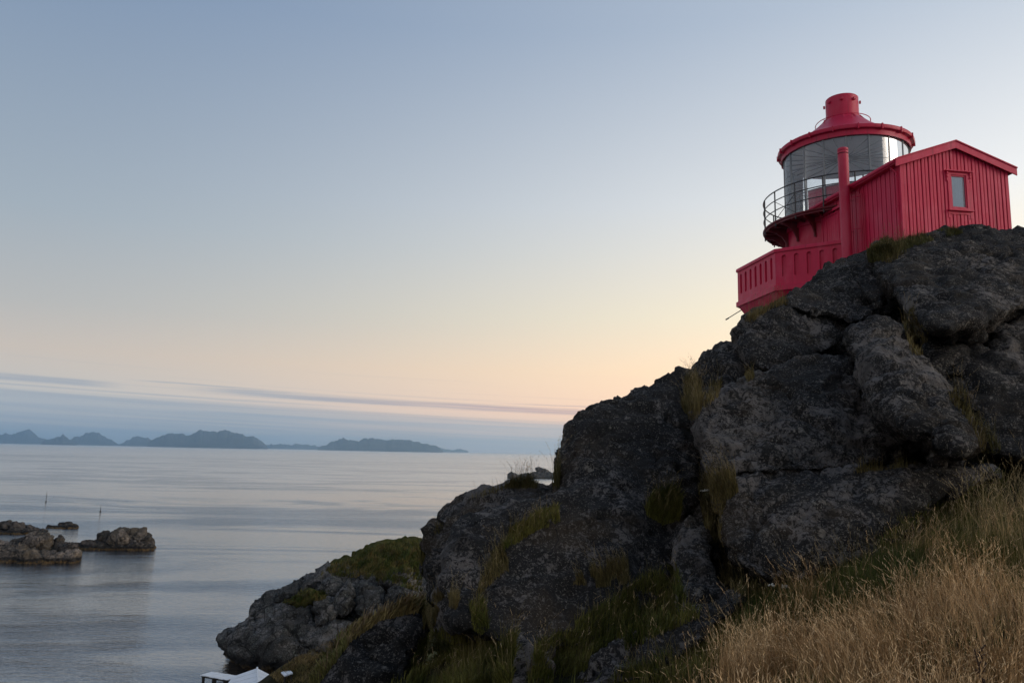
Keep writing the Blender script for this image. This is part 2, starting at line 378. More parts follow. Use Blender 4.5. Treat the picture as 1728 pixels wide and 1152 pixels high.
wv = t.noise(t.mapping(g, (0.55, 1.1, 1), (0, 0, rad(-12))), 1.0, 4, 0.62, 0.3)
wv2 = t.noise(t.mapping(g, (1.6, 3.0, 1), (0, 0, rad(10))), 1.0, 3, 0.6)
wv3 = t.noise(t.mapping(g, (0.14, 0.42, 1), (0, 0, rad(-5))), 1.0, 3, 0.6, 0.4)
hgt = t.math('ADD', t.math('MULTIPLY', wv3, 0.5), t.math('ADD', t.math('MULTIPLY', wv, 1.0), t.math('MULTIPLY', wv2, 0.45)))
hgt = t.math('MULTIPLY', hgt, t.math('ADD', t.math('ADD', 0.06, t.math('MULTIPLY', near, 4.0)), t.math('MULTIPLY', ruf, 0.58)))
sy = t.add('ShaderNodeSeparateXYZ'); t.link(g, sy.inputs[0])
hgt = t.math('MULTIPLY', hgt, t.math('ADD', 1.0, t.math('MULTIPLY', t.sstep(sy.outputs[1], 120, 1500), 0.5)))     # open water is rougher than the sheltered shore
nb_ = bump(t, b, hgt, 0.40, 1.0)
df = t.add('ShaderNodeBsdfDiffuse'); df.inputs[0].default_value = (0.030, 0.048, 0.066, 1)
gs = t.add('ShaderNodeBsdfGlossy'); t.link(t.math('ADD', 0.06, t.math('MULTIPLY', t.sstep(sy0.outputs[1], 60, 700), t.math('SUBTRACT', 0.18, t.math('MULTIPLY', ruf, 0.05)))), gs.inputs['Roughness']); t.link(nb_, gs.inputs['Normal'])
fw = t.add('ShaderNodeFresnel'); fw.inputs[0].default_value = 1.36; t.link(nb_, fw.inputs['Normal'])
mw = t.add('ShaderNodeMixShader'); t.link(t.math('POWER', fw.outputs[0], 0.36), mw.inputs[0]); t.link(df.outputs[0], mw.inputs[1]); t.link(gs.outputs[0], mw.inputs[2])
t.link(mw.outputs[0], t.n['Material Output'].inputs[0])
M['water'] = m

# mountains and the hill's soil
m, t, b = material('mountain_rock'); g = t.add('ShaderNodeNewGeometry').outputs['Position']
t.link(t.mix(t.noise(g, 0.006, 6, 0.65), (0.02, 0.026, 0.03, 1), (0.13, 0.14, 0.15, 1)), b.inputs['Base Color']); b.inputs['Roughness'].default_value = 1.0
M['mountain'] = m
def turf(name, a, c, d, scale=1.0):
    m, t, b = material(name); g = t.add('ShaderNodeNewGeometry').outputs['Position']
    n = t.noise(g, 1.1 * scale, 5, 0.65); n2 = t.noise(g, 9 * scale, 4, 0.7)
    col = t.mix(t.sstep(n, 0.35, 0.65), a, c); col = t.mix(t.sstep(n2, 0.5, 0.7), col, d)
    t.link(col, b.inputs['Base Color']); b.inputs['Roughness'].default_value = 1.0; b.inputs['Specular IOR Level'].default_value = 0.1
    bump(t, b, t.math('ADD', n2, t.noise(g, 30 * scale, 3)), 0.06 / scale, 1.0); return m
M['soil'] = turf('turf_soil', (0.016, 0.017, 0.007, 1), (0.03, 0.026, 0.012, 1), (0.045, 0.04, 0.018, 1))
M['turf'] = turf('headland_turf', (0.045, 0.055, 0.012, 1), (0.09, 0.075, 0.022, 1), (0.03, 0.04, 0.01, 1), 0.5)
m, t, b = material('grass_blades'); at = t.add('ShaderNodeVertexColor', layer_name='tint'); t.link(at.outputs[0], b.inputs['Base Color'])
b.inputs['Roughness'].default_value = 0.75; b.inputs['Specular IOR Level'].default_value = 0.2
M['grass'] = m

# ------------------------------------------------------------------ sea, haze
HB = 30000.0
bm = bmesh.new()
ys = [-400, 20, 60, 150, 400, 1200, 4000, 12000, HB]; xs = [-HB, -8000, -1500, -300, 0, 300, 1500, 8000, HB]
gv = [[bm.verts.new((x, y, 0)) for x in xs] for y in ys]
for i in range(len(ys) - 1):
    for j in range(len(xs) - 1): bm.faces.new((gv[i][j], gv[i][j + 1], gv[i + 1][j + 1], gv[i + 1][j]))
me = bpy.data.meshes.new('sea'); bm.to_mesh(me); bm.free()
tag(link('sea', me, M['water']), kind='structure')

bm = bmesh.new(); bmesh.ops.create_cube(bm, size=1.0)
bmesh.ops.scale(bm, vec=(2 * HB + 600, HB + 1200, 451.0), verts=bm.verts); bmesh.ops.translate(bm, vec=(0, HB / 2 - 300, 224.5), verts=bm.verts)
me = bpy.data.meshes.new('haze'); bm.to_mesh(me); bm.free()
mh = bpy.data.materials.new('haze_air'); mh.use_nodes = True; mh.node_tree.nodes.clear(); t = NT(mh.node_tree)
pv = t.add('ShaderNodeVolumePrincipled'); pv.inputs['Color'].default_value = (0.49, 0.75, 1.0, 1); pv.inputs['Density'].default_value = 6.2e-5; pv.inputs['Anisotropy'].default_value = 0.92
t.link(pv.outputs[0], t.add('ShaderNodeOutputMaterial').inputs['Volume'])
tag(link('haze', me, mh), kind='stuff')

# ------------------------------------------------------------------ mountains on the horizon
def mountain(profile, Y, seed, depth=900):
    pr = np.array(profile, float)
    xsn = np.arange(pr[0, 0], pr[-1, 0] + 0.1, 1.0)
    top = np.interp(xsn, pr[:, 0], pr[:, 1])
    q1 = np.stack([xsn / 9.0, 0 * xsn + seed, 0 * xsn], 1); q2 = np.stack([xsn / 3.2, 0 * xsn + seed, 0 * xsn + 5], 1)
    top = top - np.clip((xsn - xsn[0]) / 15, 0, 1) * np.clip((xsn[-1] - xsn) / 15, 0, 1) * (fbm(q1, 2, 3) * 1.2 + fbm(q2, 2, 8) * 1.1)
    rows = np.linspace(-1, 1, 23)
    V = []
    for r in rows:
        for x, y in zip(xsn, top):
            p = px(x, y, Y); h = max(p[2], 0.0)
            fall = (1 - abs(r)) ** 0.85
            V.append((p[0] * (1 + r * depth / Y), Y + r * depth, h * fall))
    V = np.array(V)
    n = fbm(V / 260.0, 5, seed); rg = 1 - np.abs(fbm(V / 420.0 + 7, 4, seed + 5))
    edge = np.clip(V[:, 2] / 60, 0, 1)
    V[:, 2] += edge * (n * 26 + (rg - 0.6) * 34); V[:, 2] = np.where(V[:, 2] < 0.5, -1 + 0 * V[:, 2], V[:, 2])
    V[:, 2] = np.maximum(V[:, 2], -0.6)
    nx = len(xsn); i, j = np.meshgrid(np.arange(len(rows) - 1), np.arange(nx - 1), indexing='ij'); a = (i * nx + j).ravel()
    Q = np.stack([a, a + 1, a + nx + 1, a + nx], 1)
    return tag(link('mountain', np_mesh('mountain', V, Q, True), M['mountain']), kind='structure')
mountain([(-140, 743), (-60, 728), (-20, 738), (0, 733), (12, 731), (25, 730), (42, 724.5), (50, 725), (60, 732), (72, 739), (85, 746.5)], 15500, 1)
mountain([(70, 746.5), (85, 740), (97, 736), (107, 732.5), (112, 735), (122, 744), (130, 747.5)], 12500, 2)
mountain([(112, 747.5), (125, 737), (140, 734), (155, 731.5), (168, 733), (180, 741), (200, 749)], 15000, 3)
mountain([(200, 749), (215, 742), (222, 740), (235, 736), (248, 739), (262, 748)], 15000, 4)
mountain([(248, 750), (262, 740), (275, 735), (290, 731), (305, 731), (318, 734.5), (328, 734), (333, 727), (340, 725), (360, 727), (380, 728), (400, 732), (418, 737), (428, 735.5), (436, 739), (446, 749), (452, 754)], 12800, 5)
mountain([(436, 752), (452, 749.5), (470, 751), (490, 750), (500, 747.5), (508, 750), (520, 751), (545, 755.5)], 17000, 6)
mountain([(535, 756), (550, 750), (565, 743.5), (580, 738.5), (588, 743), (595, 743), (600, 746), (615, 740), (627, 738), (640, 740), (652, 742), (662, 740), (680, 743), (700, 745), (715, 749), (735, 754), (748, 760.5)], 13500, 7)
mountain([(725, 753), (735, 752), (750, 757), (765, 759), (778, 757), (790, 761.5)], 19500, 8)

# ------------------------------------------------------------------ hillside under the rock and the grass
ctrl = np.array([(0, 0, -1.7), (3, 4, -1.75), (0, 5, -2.5), (-3, 5, -3.6), (5, 6, -1.6), (6.5, 9, -1.35), (8, 12, -0.9), (2.2, 0, -1.6), (-5, 0, -3.4), (6, 2, -1.0),
                 (6.2, 10.3, -1.2), (5.2, 11, -1.7), (4.6, 11.5, -2.0), (3.5, 12, -2.35), (2.3, 9, -2.6), (1, 10, -3.1), (0, 12, -3.75), (-1.7, 15, -4.25),
                 (2, 62, -14), (5, 78, -22), (-30, 72, -27), (-26, 84, -29),
                 (-4, 10, -5.2), (-8.2, 20, -10), (-16, 40, -20), (-28, 60, -27), (-10, 5, -8), (-22, 20, -18), (-35, 35, -28), (-42, 60, -30), (-45, 10, -28), (-35, 0, -22),
                 (9, 15, -0.6), (14, 15, 0.6), (12, 21, 2.6), (20, 30, 6.5), (30, 30, 5), (16, 38, 6.4), (8, 35, 1), (2, 25, -3.5), (0, 40, -8), (10, 50, -3), (28, 45, 3), (35, 10, 2), (20, 5, 1.5), (20, -6, 0), (0, -8, -1.5), (-20, -8, -10)], float)
RIDGE_PX = [(760, 1112, 13.2), (805, 1100, 12.8), (845, 1130, 11.6), (700, 1145, 13.6), (745, 1150, 12.2), (452, 1150, 60), (478, 1126, 57), (500, 1110, 53), (560, 1086, 46), (620, 1058, 39), (680, 1030, 32), (712, 1014, 26), (520, 1150, 72), (560, 1135, 64), (600, 1112, 56), (680, 1074, 46), (730, 1050, 38), (800, 1040, 50),
            (560, 1114, 40), (520, 1150, 46), (640, 1064, 34), (600, 1092, 30), (670, 1060, 24), (560, 1160, 22), (490, 1175, 50), (420, 1180, 62)]
ctrl = np.concatenate([ctrl, np.array([px(*p) for p in RIDGE_PX]) - np.array([0, 0, EYE])])
def tps_fit(c, lam=0.02):
    p = c[:, :2] / 10.0; n = len(p); d = np.sqrt(((p[:, None] - p[None]) ** 2).sum(-1)); K = np.where(d > 0, d * d * np.log(d + 1e-9), 0) + lam * np.eye(n)
    Pm = np.hstack([np.ones((n, 1)), p]); A = np.block([[K, Pm], [Pm.T, np.zeros((3, 3))]])
    return p, np.linalg.solve(A, np.concatenate([c[:, 2], np.zeros(3)]))
tp, tw = tps_fit(ctrl)
def ground(x, y):
    q = np.stack([x, y], 1) / 10.0; d = np.sqrt(((q[:, None] - tp[None]) ** 2).sum(-1)); K = np.where(d > 0, d * d * np.log(d + 1e-9), 0)
    z = K @ tw[:-3] + np.hstack([np.ones((len(q), 1)), q]) @ tw[-3:]
    p3 = np.stack([x, y, 0 * x], 1)
    return z + EYE + 0.10 * fbm(p3 * 0.8, 3, 3) + 0.05 * fbm(p3 * 2.7, 3, 9)
def grid_ground(x0, x1, y0, y1, st):
    xs = np.arange(x0, x1 + st / 2, st); ys = np.arange(y0, y1 + st / 2, st); X, Y = np.meshgrid(xs, ys)
    z = ground(X.ravel(), Y.ravel()); V = np.stack([X.ravel(), Y.ravel(), z], 1)
    nx = len(xs); i, j = np.meshgrid(np.arange(len(ys) - 1), np.arange(nx - 1), indexing='ij'); a = (i * nx + j).ravel()
    return V, np.stack([a, a + 1, a + nx + 1, a + nx], 1)
V, Q = grid_ground(-44, 36, -8, 86, 0.4)
V[:, 2] = np.maximum(V[:, 2], -0.7)
hill = tag(link('hillside', np_mesh('hillside', V, Q), M['soil']), kind='structure')
HILL = (V, Q)

# ------------------------------------------------------------------ the rock: a core and its blocks
core_poly = [(735, 960), (760, 885), (860, 845), (955, 838), (975, 735), (1010, 700), (1140, 652), (1190, 660), (1225, 612), (1262, 600), (1275, 560), (1350, 510), (1430, 455), (1500, 425), (1600, 405), (1720, 402), (1780, 420), (1790, 760), (1640, 800), (1540, 870), (1400, 960), (1250, 990), (1200, 1040), (1090, 1090), (900, 1110), (760, 1060)]
cY = {}
cliff = empty('rock_cliff'); tag(cliff, kind='structure')
core = rock_from_front('rock_core', core_poly, 17.9, 1.25, 0.35, 0.3, 12.0, 0.13, 6, 3, M['rock'], cliff)
BLK = [
 # polygon, Y, lean per 100px, ax, bulge, T, voxel, smooth
 ([(1472, 428), (1500, 407), (1530, 398), (1560, 394), (1615, 386), (1660, 381), (1700, 379), (1728, 383), (1775, 400), (1790, 510), (1728, 520), (1690, 532), (1640, 547), (1600, 556), (1565, 552), (1540, 525), (1510, 495), (1482, 470)], 21.0, 5.0, 0.2, 0.9, 9, 0.11, 9),
 ([(1300, 513), (1330, 500), (1345, 488), (1375, 462), (1420, 438), (1472, 420), (1500, 408), (1490, 470), (1512, 495), (1522, 527), (1480, 536), (1440, 547), (1405, 534), (1370, 532), (1335, 520)], 21.6, 4.2, 0.3, 0.7, 7, 0.10, 8),
 ([(1241, 585), (1244, 553), (1262, 535), (1300, 513), (1335, 512), (1372, 532), (1410, 541), (1432, 556), (1420, 582), (1400, 597), (1365, 602), (1325, 614), (1290, 628), (1262, 610)], 19.6, 2.4, 0.3, 0.7, 6, 0.09, 7),
 ([(1181, 650), (1184, 622), (1198, 606), (1220, 592), (1240, 587), (1264, 590), (1292, 624), (1255, 642), (1215, 668), (1190, 690)], 19.8, 1.6, -0.2, 0.5, 5, 0.08, 7),
 ([(1435, 553), (1460, 542), (1490, 535), (1520, 550), (1530, 588), (1558, 623), (1600, 662), (1634, 712), (1654, 752), (1632, 768), (1585, 752), (1545, 728), (1508, 706), (1488, 686), (1470, 642), (1460, 612), (1434, 588)], 14.5, 2.2, 0.1, 1.0, 4, 0.07, 5),
 ([(1560, 570), (1600, 561), (1622, 556), (1655, 568), (1673, 596), (1665, 613), (1620, 634), (1576, 644), (1562, 622)], 17.8, 2.0, 0.2, 0.6, 5, 0.08, 6),
 ([(1655, 558), (1697, 540), (1730, 522), (1785, 515), (1790, 590), (1728, 577), (1690, 577)], 19.0, 2.2, 0.2, 0.6, 5, 0.09, 6),
 ([(1575, 648), (1620, 634), (1668, 612), (1676, 580), (1728, 574), (1790, 590), (1795, 790), (1700, 775), (1655, 752), (1636, 700), (1602, 660)], 16.8, 1.8, 0.2, 0.5, 5, 0.09, 7),
 ([(1180, 680), (1215, 668), (1262, 640), (1318, 616), (1362, 603), (1415, 598), (1440, 612), (1464, 642), (1485, 690), (1512, 732), (1500, 776), (1450, 796), (1350, 800), (1250, 804), (1213, 812), (1190, 790), (1178, 740)], 15.3, 1.5, 0.15, 0.7, 6, 0.08, 6),
 ([(1212, 818), (1250, 806), (1350, 802), (1450, 799), (1540, 788), (1600, 782), (1660, 780), (1690, 800), (1600, 832), (1545, 862), (1512, 902), (1482, 932), (1440, 952), (1380, 974), (1330, 988), (1275, 980), (1238, 948), (1222, 890)], 13.0, 1.0, 0.0, 0.7, 5, 0.07, 6),
 ([(943, 830), (942, 800), (945, 772), (949, 748), (962, 725), (980, 704), (1003, 688), (1030, 675), (1070, 660), (1110, 645), (1145, 634), (1160, 634), (1176, 648), (1180, 690), (1172, 740), (1180, 790), (1178, 850), (1150, 872), (1080, 866), (1030, 872), (1000, 882), (952, 880)], 17.4, 1.4, -0.15, 0.9, 6, 0.085, 6),
 ([(850, 1000), (832, 962), (856, 932), (898, 892), (945, 882), (1000, 884), (1080, 872), (1118, 880), (1138, 930), (1132, 968), (1062, 990), (980, 982), (905, 1004)], 15.2, 1.0, -0.1, 0.5, 5, 0.075, 6),
 ([(716, 962), (719, 905), (732, 880), (748, 863), (790, 838), (830, 826), (850, 821), (900, 820), (944, 820), (948, 862), (900, 884), (862, 905), (836, 955), (800, 1003), (770, 1014), (730, 1012)], 17.0, 1.2, -0.1, 0.8, 6, 0.08, 6),
 ([(740, 1040), (775, 1030), (800, 1000), (826, 978), (880, 988), (960, 978), (1030, 988), (1045, 1012), (960, 1052), (880, 1075), (820, 1085), (750, 1075)], 14.2, 1.0, -0.1, 0.5, 4, 0.07, 5),
 ([(1141, 890), (1163, 868), (1188, 880), (1206, 928), (1216, 978), (1242, 1008), (1240, 1032), (1200, 1042), (1152, 1022), (1140, 960)], 13.2, 1.1, 0.1, 0.4, 4, 0.065, 5),
 ([(985, 1160), (1050, 1112), (1095, 1078), (1152, 1040), (1200, 1018), (1255, 998), (1256, 1030), (1200, 1062), (1180, 1092), (1130, 1124), (1080, 1160)], 10.8, 0.8, -0.1, 0.3, 3, 0.055, 4),
 ([(1436, 452), (1462, 430), (1480, 428), (1502, 450), (1506, 492), (1484, 520), (1462, 500), (1444, 478)], 22.0, 4.0, 0.2, 0.5, 5, 0.09, 4),
 ([(858, 1098), (880, 1084), (905, 1078), (935, 1090), (925, 1130), (905, 1172), (862, 1176)], 11.2, 0.5, -0.1, 0.25, 2, 0.05, 3),
 ([(528, 1168), (548, 1120), (580, 1082), (615, 1056), (650, 1041), (685, 1033), (706, 1035), (714, 1058), (704, 1092), (688, 1125), (672, 1172)], 15.0, 1.0, -0.4, 0.6, 4, 0.07, 6),
 ([(738, 1062), (739, 1030), (752, 1013), (768, 1022), (772, 1050), (758, 1070)], 14.4, 0.6, 0, 0.25, 1.5, 0.06, 5),
 ([(1571, 770), (1575, 760), (1586, 757), (1592, 766), (1588, 780), (1576, 781)], 13.6, 0.5, 0, 0.1, 0.6, 0.03, 3),
 ([(1490, 434), (1500, 425), (1514, 426), (1520, 434), (1508, 441), (1495, 440)], 22.6, 0.6, 0, 0.15, 0.8, 0.04, 3),
]
for k, (poly, Y0, ay, ax, bl, Tk, vx, sm) in enumerate(BLK):
    rock_from_front('rock_block', poly, Y0, ay, ax, bl * 0.55, Tk, vx, 1 if k not in (4,) else 4, 100 + k * 13, M['rock'], cliff, gap=0.4 if k < 15 else 0.0)

# ------------------------------------------------------------------ the headland beyond
head = empty('headland'); tag(head, kind='structure')
HB_ = [
 ([(372, 1090), (382, 1076), (404, 1064), (428, 1052), (456, 1040), (480, 1032), (520, 1030), (560, 1036), (600, 1040), (660, 1040), (720, 1020), (730, 1105), (640, 1150), (560, 1150), (470, 1138), (425, 1125), (385, 1105)], 92, 3, 1.2, 3, 22, 0.55, 4, 'r'),
 ([(422, 1052), (428, 1028), (462, 1000), (500, 984), (535, 965), (560, 962), (600, 975), (640, 985), (700, 975), (730, 1000), (730, 1062), (650, 1066), (590, 1062), (530, 1058), (470, 1056)], 96, 6, 0.8, 3, 20, 0.5, 4, 'r'),
 ([(522, 990), (540, 965), (570, 958), (600, 948), (650, 950), (725, 940), (735, 1040), (690, 1050), (620, 1040), (570, 1035), (540, 1030)], 97, 7, 0.6, 3, 16, 0.5, 4, 'r'),
 ([(536, 968), (560, 950), (592, 944), (615, 926), (650, 914), (680, 916), (704, 909), (735, 910), (740, 1000), (700, 975), (660, 985), (600, 978), (560, 976)], 101, 8, 0.4, 3, 18, 0.5, 5, 't'),
 ([(475, 1020), (490, 1008), (510, 998), (540, 996), (560, 1000), (550, 1012), (520, 1020), (490, 1024)], 92.6, 5, 0.6, 1.6, 5, 0.4, 4, 't'),
]
for k, (poly, Y0, ay, ax, bl, Tk, vx, sm, kd) in enumerate(HB_):
    poly = [(x if x < 705 else 705 + (x - 705) * 5.5, y) for x, y in poly]      # the headland runs on behind the big rock
    rock_from_front('rock_block' if kd == 'r' else 'turf_cap', poly, Y0, ay, ax, bl, Tk, vx * 0.72, max(2, sm - 2), 500 + k * 7, M['headrock'] if kd == 'r' else M['turf'], head, 2.0 if kd == 'r' else 2.0, 1.7 if kd == 'r' else 1.2)

OUT = [([(368, 1078), (384, 1063), (410, 1055), (440, 1060), (452, 1085), (430, 1112), (392, 1106)], 90.5), ([(424, 1052), (428, 1030), (450, 1018), (480, 1016), (500, 1035), (490, 1060), (455, 1066)], 91.5),
       ([(480, 1042), (478, 1020), (500, 1012), (536, 1016), (545, 1050), (520, 1065), (490, 1062)], 90.5), ([(535, 1055), (530, 1015), (545, 1003), (566, 1008), (572, 1035), (560, 1060)], 89.5),
       ([(562, 1030), (566, 1000), (584, 983), (600, 988), (606, 1020), (590, 1035), (575, 1044)], 90.0), ([(500, 997), (520, 978), (540, 964), (550, 962), (547, 985), (525, 1003)], 94.0),
       ([(545, 986), (560, 976), (582, 984), (576, 1005), (555, 1010)], 92.0), ([(600, 1000), (614, 984), (650, 993), (648, 1025), (622, 1046), (602, 1036)], 90.0),
       ([(500, 1080), (520, 1062), (560, 1052), (600, 1050), (592, 1085), (540, 1100)], 88.0), ([(640, 982), (660, 964), (690, 958), (702, 988), (670, 1002)], 92.0), ([(440, 1092), (455, 1068), (490, 1064), (515, 1075), (500, 1100), (470, 1112)], 88.5),
       ([(455, 1020), (470, 1000), (500, 985), (508, 1000), (490, 1015)], 93.5), ([(655, 1010), (664, 992), (690, 985), (704, 1000), (700, 1022), (670, 1030)], 89.5)]
for k, (poly, Y0) in enumerate(OUT):
    rock_from_front('rock_block', poly, Y0 + 1.0, 3.0, 0.4, 0.9, 6, 0.26, 1, 700 + k * 9, M['headrock'], head, 1.5, 1.3)

# ------------------------------------------------------------------ skerries
def skerry(name, label, cat, base_y, group, pieces):
    root = None
    Yb = None
    for k, (poly, dY, bl, Tk, mat, nm) in enumerate(pieces):
        if root is None:
            c = np.mean([p[0] for p in poly]); d = px(c, base_y, 1.0); Yb = EYE / (EYE - d[2]) * 1.0
            root = empty(name); tag(root, label, cat, group)
        s = max(1.8, Yb / 90.0)
        rock_from_front(nm, poly, Yb + dY, 4, 0, bl, Tk, Yb / 620.0, 1, 900 + k * 11 + int(base_y), M[mat], root, s, 1.7)
    return root
G = 'rock skerries off the shore'
skerry('skerry', 'pale rock skerry topped by a big square boulder, nearest at the left edge', 'skerry', 950, G, [
    ([(-60, 990), (-60, 915), (-10, 912), (15, 917), (35, 921), (60, 927), (95, 930), (120, 926), (134, 931), (136, 946), (100, 964), (50, 974), (0, 982)], 3, 3, 14, 'skerry', 'rock_slab'),
    ([(10, 922), (20, 911), (40, 906), (60, 908), (60, 926), (35, 930)], 9, 1, 7, 'skerry_dark', 'boulder'),
    ([(44, 926), (46, 905), (56, 902), (72, 902), (88, 905), (90, 915), (90, 928), (68, 932)], 6, 2, 8, 'skerry', 'boulder'),
    ([(92, 916), (94, 909), (103, 907), (104, 917), (98, 921)], 8, 0.8, 4, 'skerry_dark', 'boulder'),
    ([(92, 930), (94, 918), (112, 916), (129, 917), (130, 930), (118, 936), (98, 936)], 4, 1.2, 6, 'skerry_dark', 'boulder')])
skerry('skerry', 'dark rock skerry with flat-topped hump and low tail, right of the pale boulder skerry', 'skerry', 929, G, [
    ([(128, 929), (129, 917), (142, 913), (160, 913), (180, 915), (200, 918), (230, 917), (255, 912), (263, 918), (255, 930), (230, 938), (190, 942), (135, 938)], 3, 2, 12, 'skerry_dark', 'rock_slab'),
    ([(164, 916), (168, 904), (178, 901), (186, 904), (188, 918)], 5, 1, 7, 'skerry_dark', 'boulder'),
    ([(182, 918), (184, 898), (192, 894), (206, 892), (216, 893), (218, 908), (214, 922), (196, 924)], 4, 1.5, 8, 'skerry', 'boulder'),
    ([(214, 920), (214, 895), (228, 893), (244, 896), (246, 906), (246, 919), (230, 924)], 5, 1.5, 8, 'skerry', 'boulder'),
    ([(242, 918), (244, 902), (252, 902), (255, 914)], 5, 0.8, 5, 'skerry_dark', 'boulder')])
skerry('skerry', 'dark lumpy rock skerry cut by the left edge, behind the pale boulder skerry', 'skerry', 902, G, [
    ([(-50, 916), (-50, 893), (0, 892), (30, 892), (50, 891), (70, 890), (84, 895), (60, 904), (35, 909), (0, 914)], 3, 2, 12, 'skerry_dark', 'rock_slab'),
    ([(-8, 896), (-4, 886), (4, 881), (16, 880), (20, 888), (18, 897)], 6, 1.5, 9, 'skerry_dark', 'boulder'),
    ([(14, 897), (18, 881), (26, 879), (33, 882), (36, 886), (44, 890), (34, 898)], 5, 1.5, 8, 'skerry_dark', 'boulder'),
    ([(42, 894), (44, 886), (50, 885), (54, 890), (54, 894)], 6, 0.8, 5, 'skerry_dark', 'boulder')])
skerry('skerry', 'smallest dark rock skerry, a low wedge rising to the right in open water', 'skerry', 893, G, [
    ([(84, 891), (92, 888), (104, 884), (114, 882), (122, 882), (130, 886), (131, 892), (118, 898), (90, 898)], 3, 1.6, 9, 'skerry_dark', 'boulder')])
skerry('skerry', 'far skerry with rounded double boulder showing just over the grassy ledge', 'skerry', 808, G, [
    ([(872, 806), (882, 803), (900, 801), (940, 799), (990, 800), (990, 822), (930, 822), (880, 816)], 10, 6, 40, 'skerry_dark', 'rock_slab'),
    ([(905, 803), (909, 794), (916, 791), (919, 798), (919, 804)], 30, 4, 20, 'skerry_dark', 'boulder'),
    ([(916, 804), (918, 794), (922, 790.5), (927, 794), (929, 803)], 28, 4, 20, 'skerry', 'boulder'),
    ([(862, 804.5), (864, 803), (868, 803), (871, 804.6), (866, 806)], 0, 2, 10, 'skerry_dark', 'boulder'),
    ([(880, 801.5), (886, 800.4), (890, 801), (886, 802.4)], 60, 2, 10, 'skerry_dark', 'boulder')])

# two slim sea marks
for x, y0, y1, lab in ((77.5, 829, 846.5, 'thin dark sea mark pole in open water, farther and left of the two'), (169.3, 853, 863.5, 'thin dark sea mark pole in open water, nearer and right of the two')):
    d = px(x, y1, 1.0); Y = EYE / (EYE - d[2]); p = px(x, y1, Y); q = px(x, y0, Y); h = q[2]
    r = empty('sea_mark', (p[0], p[1], 0)); tag(r, lab, 'sea mark', 'sea marks beyond the skerries')
    for nm, z0, z1, ra in (('pole', -1, h, 0.07), ('top_mark', h * 0.30, h * 0.75, 0.11), ('footing', -1, 0.5, 0.35)):
        bm = bmesh.new(); bmesh.ops.create_cone(bm, cap_ends=True, segments=8, radius1=ra, radius2=ra * 0.8, depth=z1 - z0, matrix=Matrix.Translation((0, 0, (z0 + z1) / 2)))
        me = bpy.data.meshes.new(nm); bm.to_mesh(me); bm.free(); link(nm, me, M['iron'], r)

# ------------------------------------------------------------------ mesh shapes for buildings
def box(bm, x0, x1, y0, y1, z0, z1, mat=None):
    vs = [bm.verts.new(v) for v in ((x0, y0, z0), (x1, y0, z0), (x1, y1, z0), (x0, y1, z0), (x0, y0, z1), (x1, y0, z1), (x1, y1, z1), (x0, y1, z1))]
    if mat is not None:
        for v in vs: v.co = mat @ v.co
    for f in ((0, 3, 2, 1), (4, 5, 6, 7), (0, 1, 5, 4), (1, 2, 6, 5), (2, 3, 7, 6), (3, 0, 4, 7)): bm.faces.new([vs[i] for i in f])
def build(name, bm, mat, parent, bevel=0.0, smooth=False):
    if bevel: bmesh.ops.bevel(bm, geom=bm.edges[:], offset=bevel, segments=1, affect='EDGES', profile=0.5)
    bmesh.ops.recalc_face_normals(bm, faces=bm.faces)
    me = bpy.data.meshes.new(name); bm.to_mesh(me); bm.free()
    if smooth:
        for p in me.polygons: p.use_smooth = True
        me.set_sharp_from_angle(angle=rad(35))
    return link(name, me, mat, parent)
def bx(name, a, mat, parent, bevel=0.0, m=None):
    bm = bmesh.new(); box(bm, *a, mat=m); return build(name, bm, mat, parent, bevel)
def lathe(bm, prof, cx=0, cy=0, n=64, a0=0.0, a1=2 * math.pi, close=True):
    full = abs(a1 - a0 - 2 * math.pi) < 1e-6; k = n if full else n + 1
    R = [[bm.verts.new((cx + r * math.cos(a0 + (a1 - a0) * i / n), cy + r * math.sin(a0 + (a1 - a0) * i / n), z)) for i in range(k)] for r, z in prof]
    pr = list(range(len(prof)));
    pairs = list(zip(pr[:-1], pr[1:])) + ([(pr[-1], 0)] if close else [])
    for p, q in pairs:
        for i in range(n):
            j = (i + 1) % k; bm.faces.new((R[p][i], R[p][j], R[q][j], R[q][i]))
    if not full and close:
        bm.faces.new([r[0] for r in R]); bm.faces.new([r[-1] for r in R][::-1])
def tube(bm, pts, r, n=8, closed=False, cap=True):
    P = [Vector(p) for p in pts]; k = len(P); rings = []
    for i, p in enumerate(P):
        tdir = (P[(i + 1) % k] - P[i - 1]) if closed else (P[min(i + 1, k - 1)] - P[max(i - 1, 0)])
        tdir.normalize(); up = Vector((0, 0, 1)) if abs(tdir.z) < 0.95 else Vector((1, 0, 0))
        u = tdir.cross(up).normalized(); v = u.cross(tdir)
        rings.append([bm.verts.new(p + (u * math.cos(2 * math.pi * j / n) + v * math.sin(2 * math.pi * j / n)) * r) for j in range(n)])
    for i in range(k if closed else k - 1):
        a, b2 = rings[i], rings[(i + 1) % k]
        for j in range(n): bm.faces.new((a[j], a[(j + 1) % n], b2[(j + 1) % n], b2[j]))
    if cap and not closed: bm.faces.new(rings[0][::-1]); bm.faces.new(rings[-1])
def ring_pts(r, z, cx, cy, n=72, a0=0.0, a1=2 * math.pi):
    return [(cx + r * math.cos(a0 + (a1 - a0) * i / n), cy + r * math.sin(a0 + (a1 - a0) * i / n), z) for i in range(n)]

C0 = px(1524, 390, 28.7); YAW = rad(8)
L = 4.62                                             # gable width
AX, AY = 2.35, 7.45                                  # tower axis in house coordinates
red, iron_red = M['red'], M['red_iron']

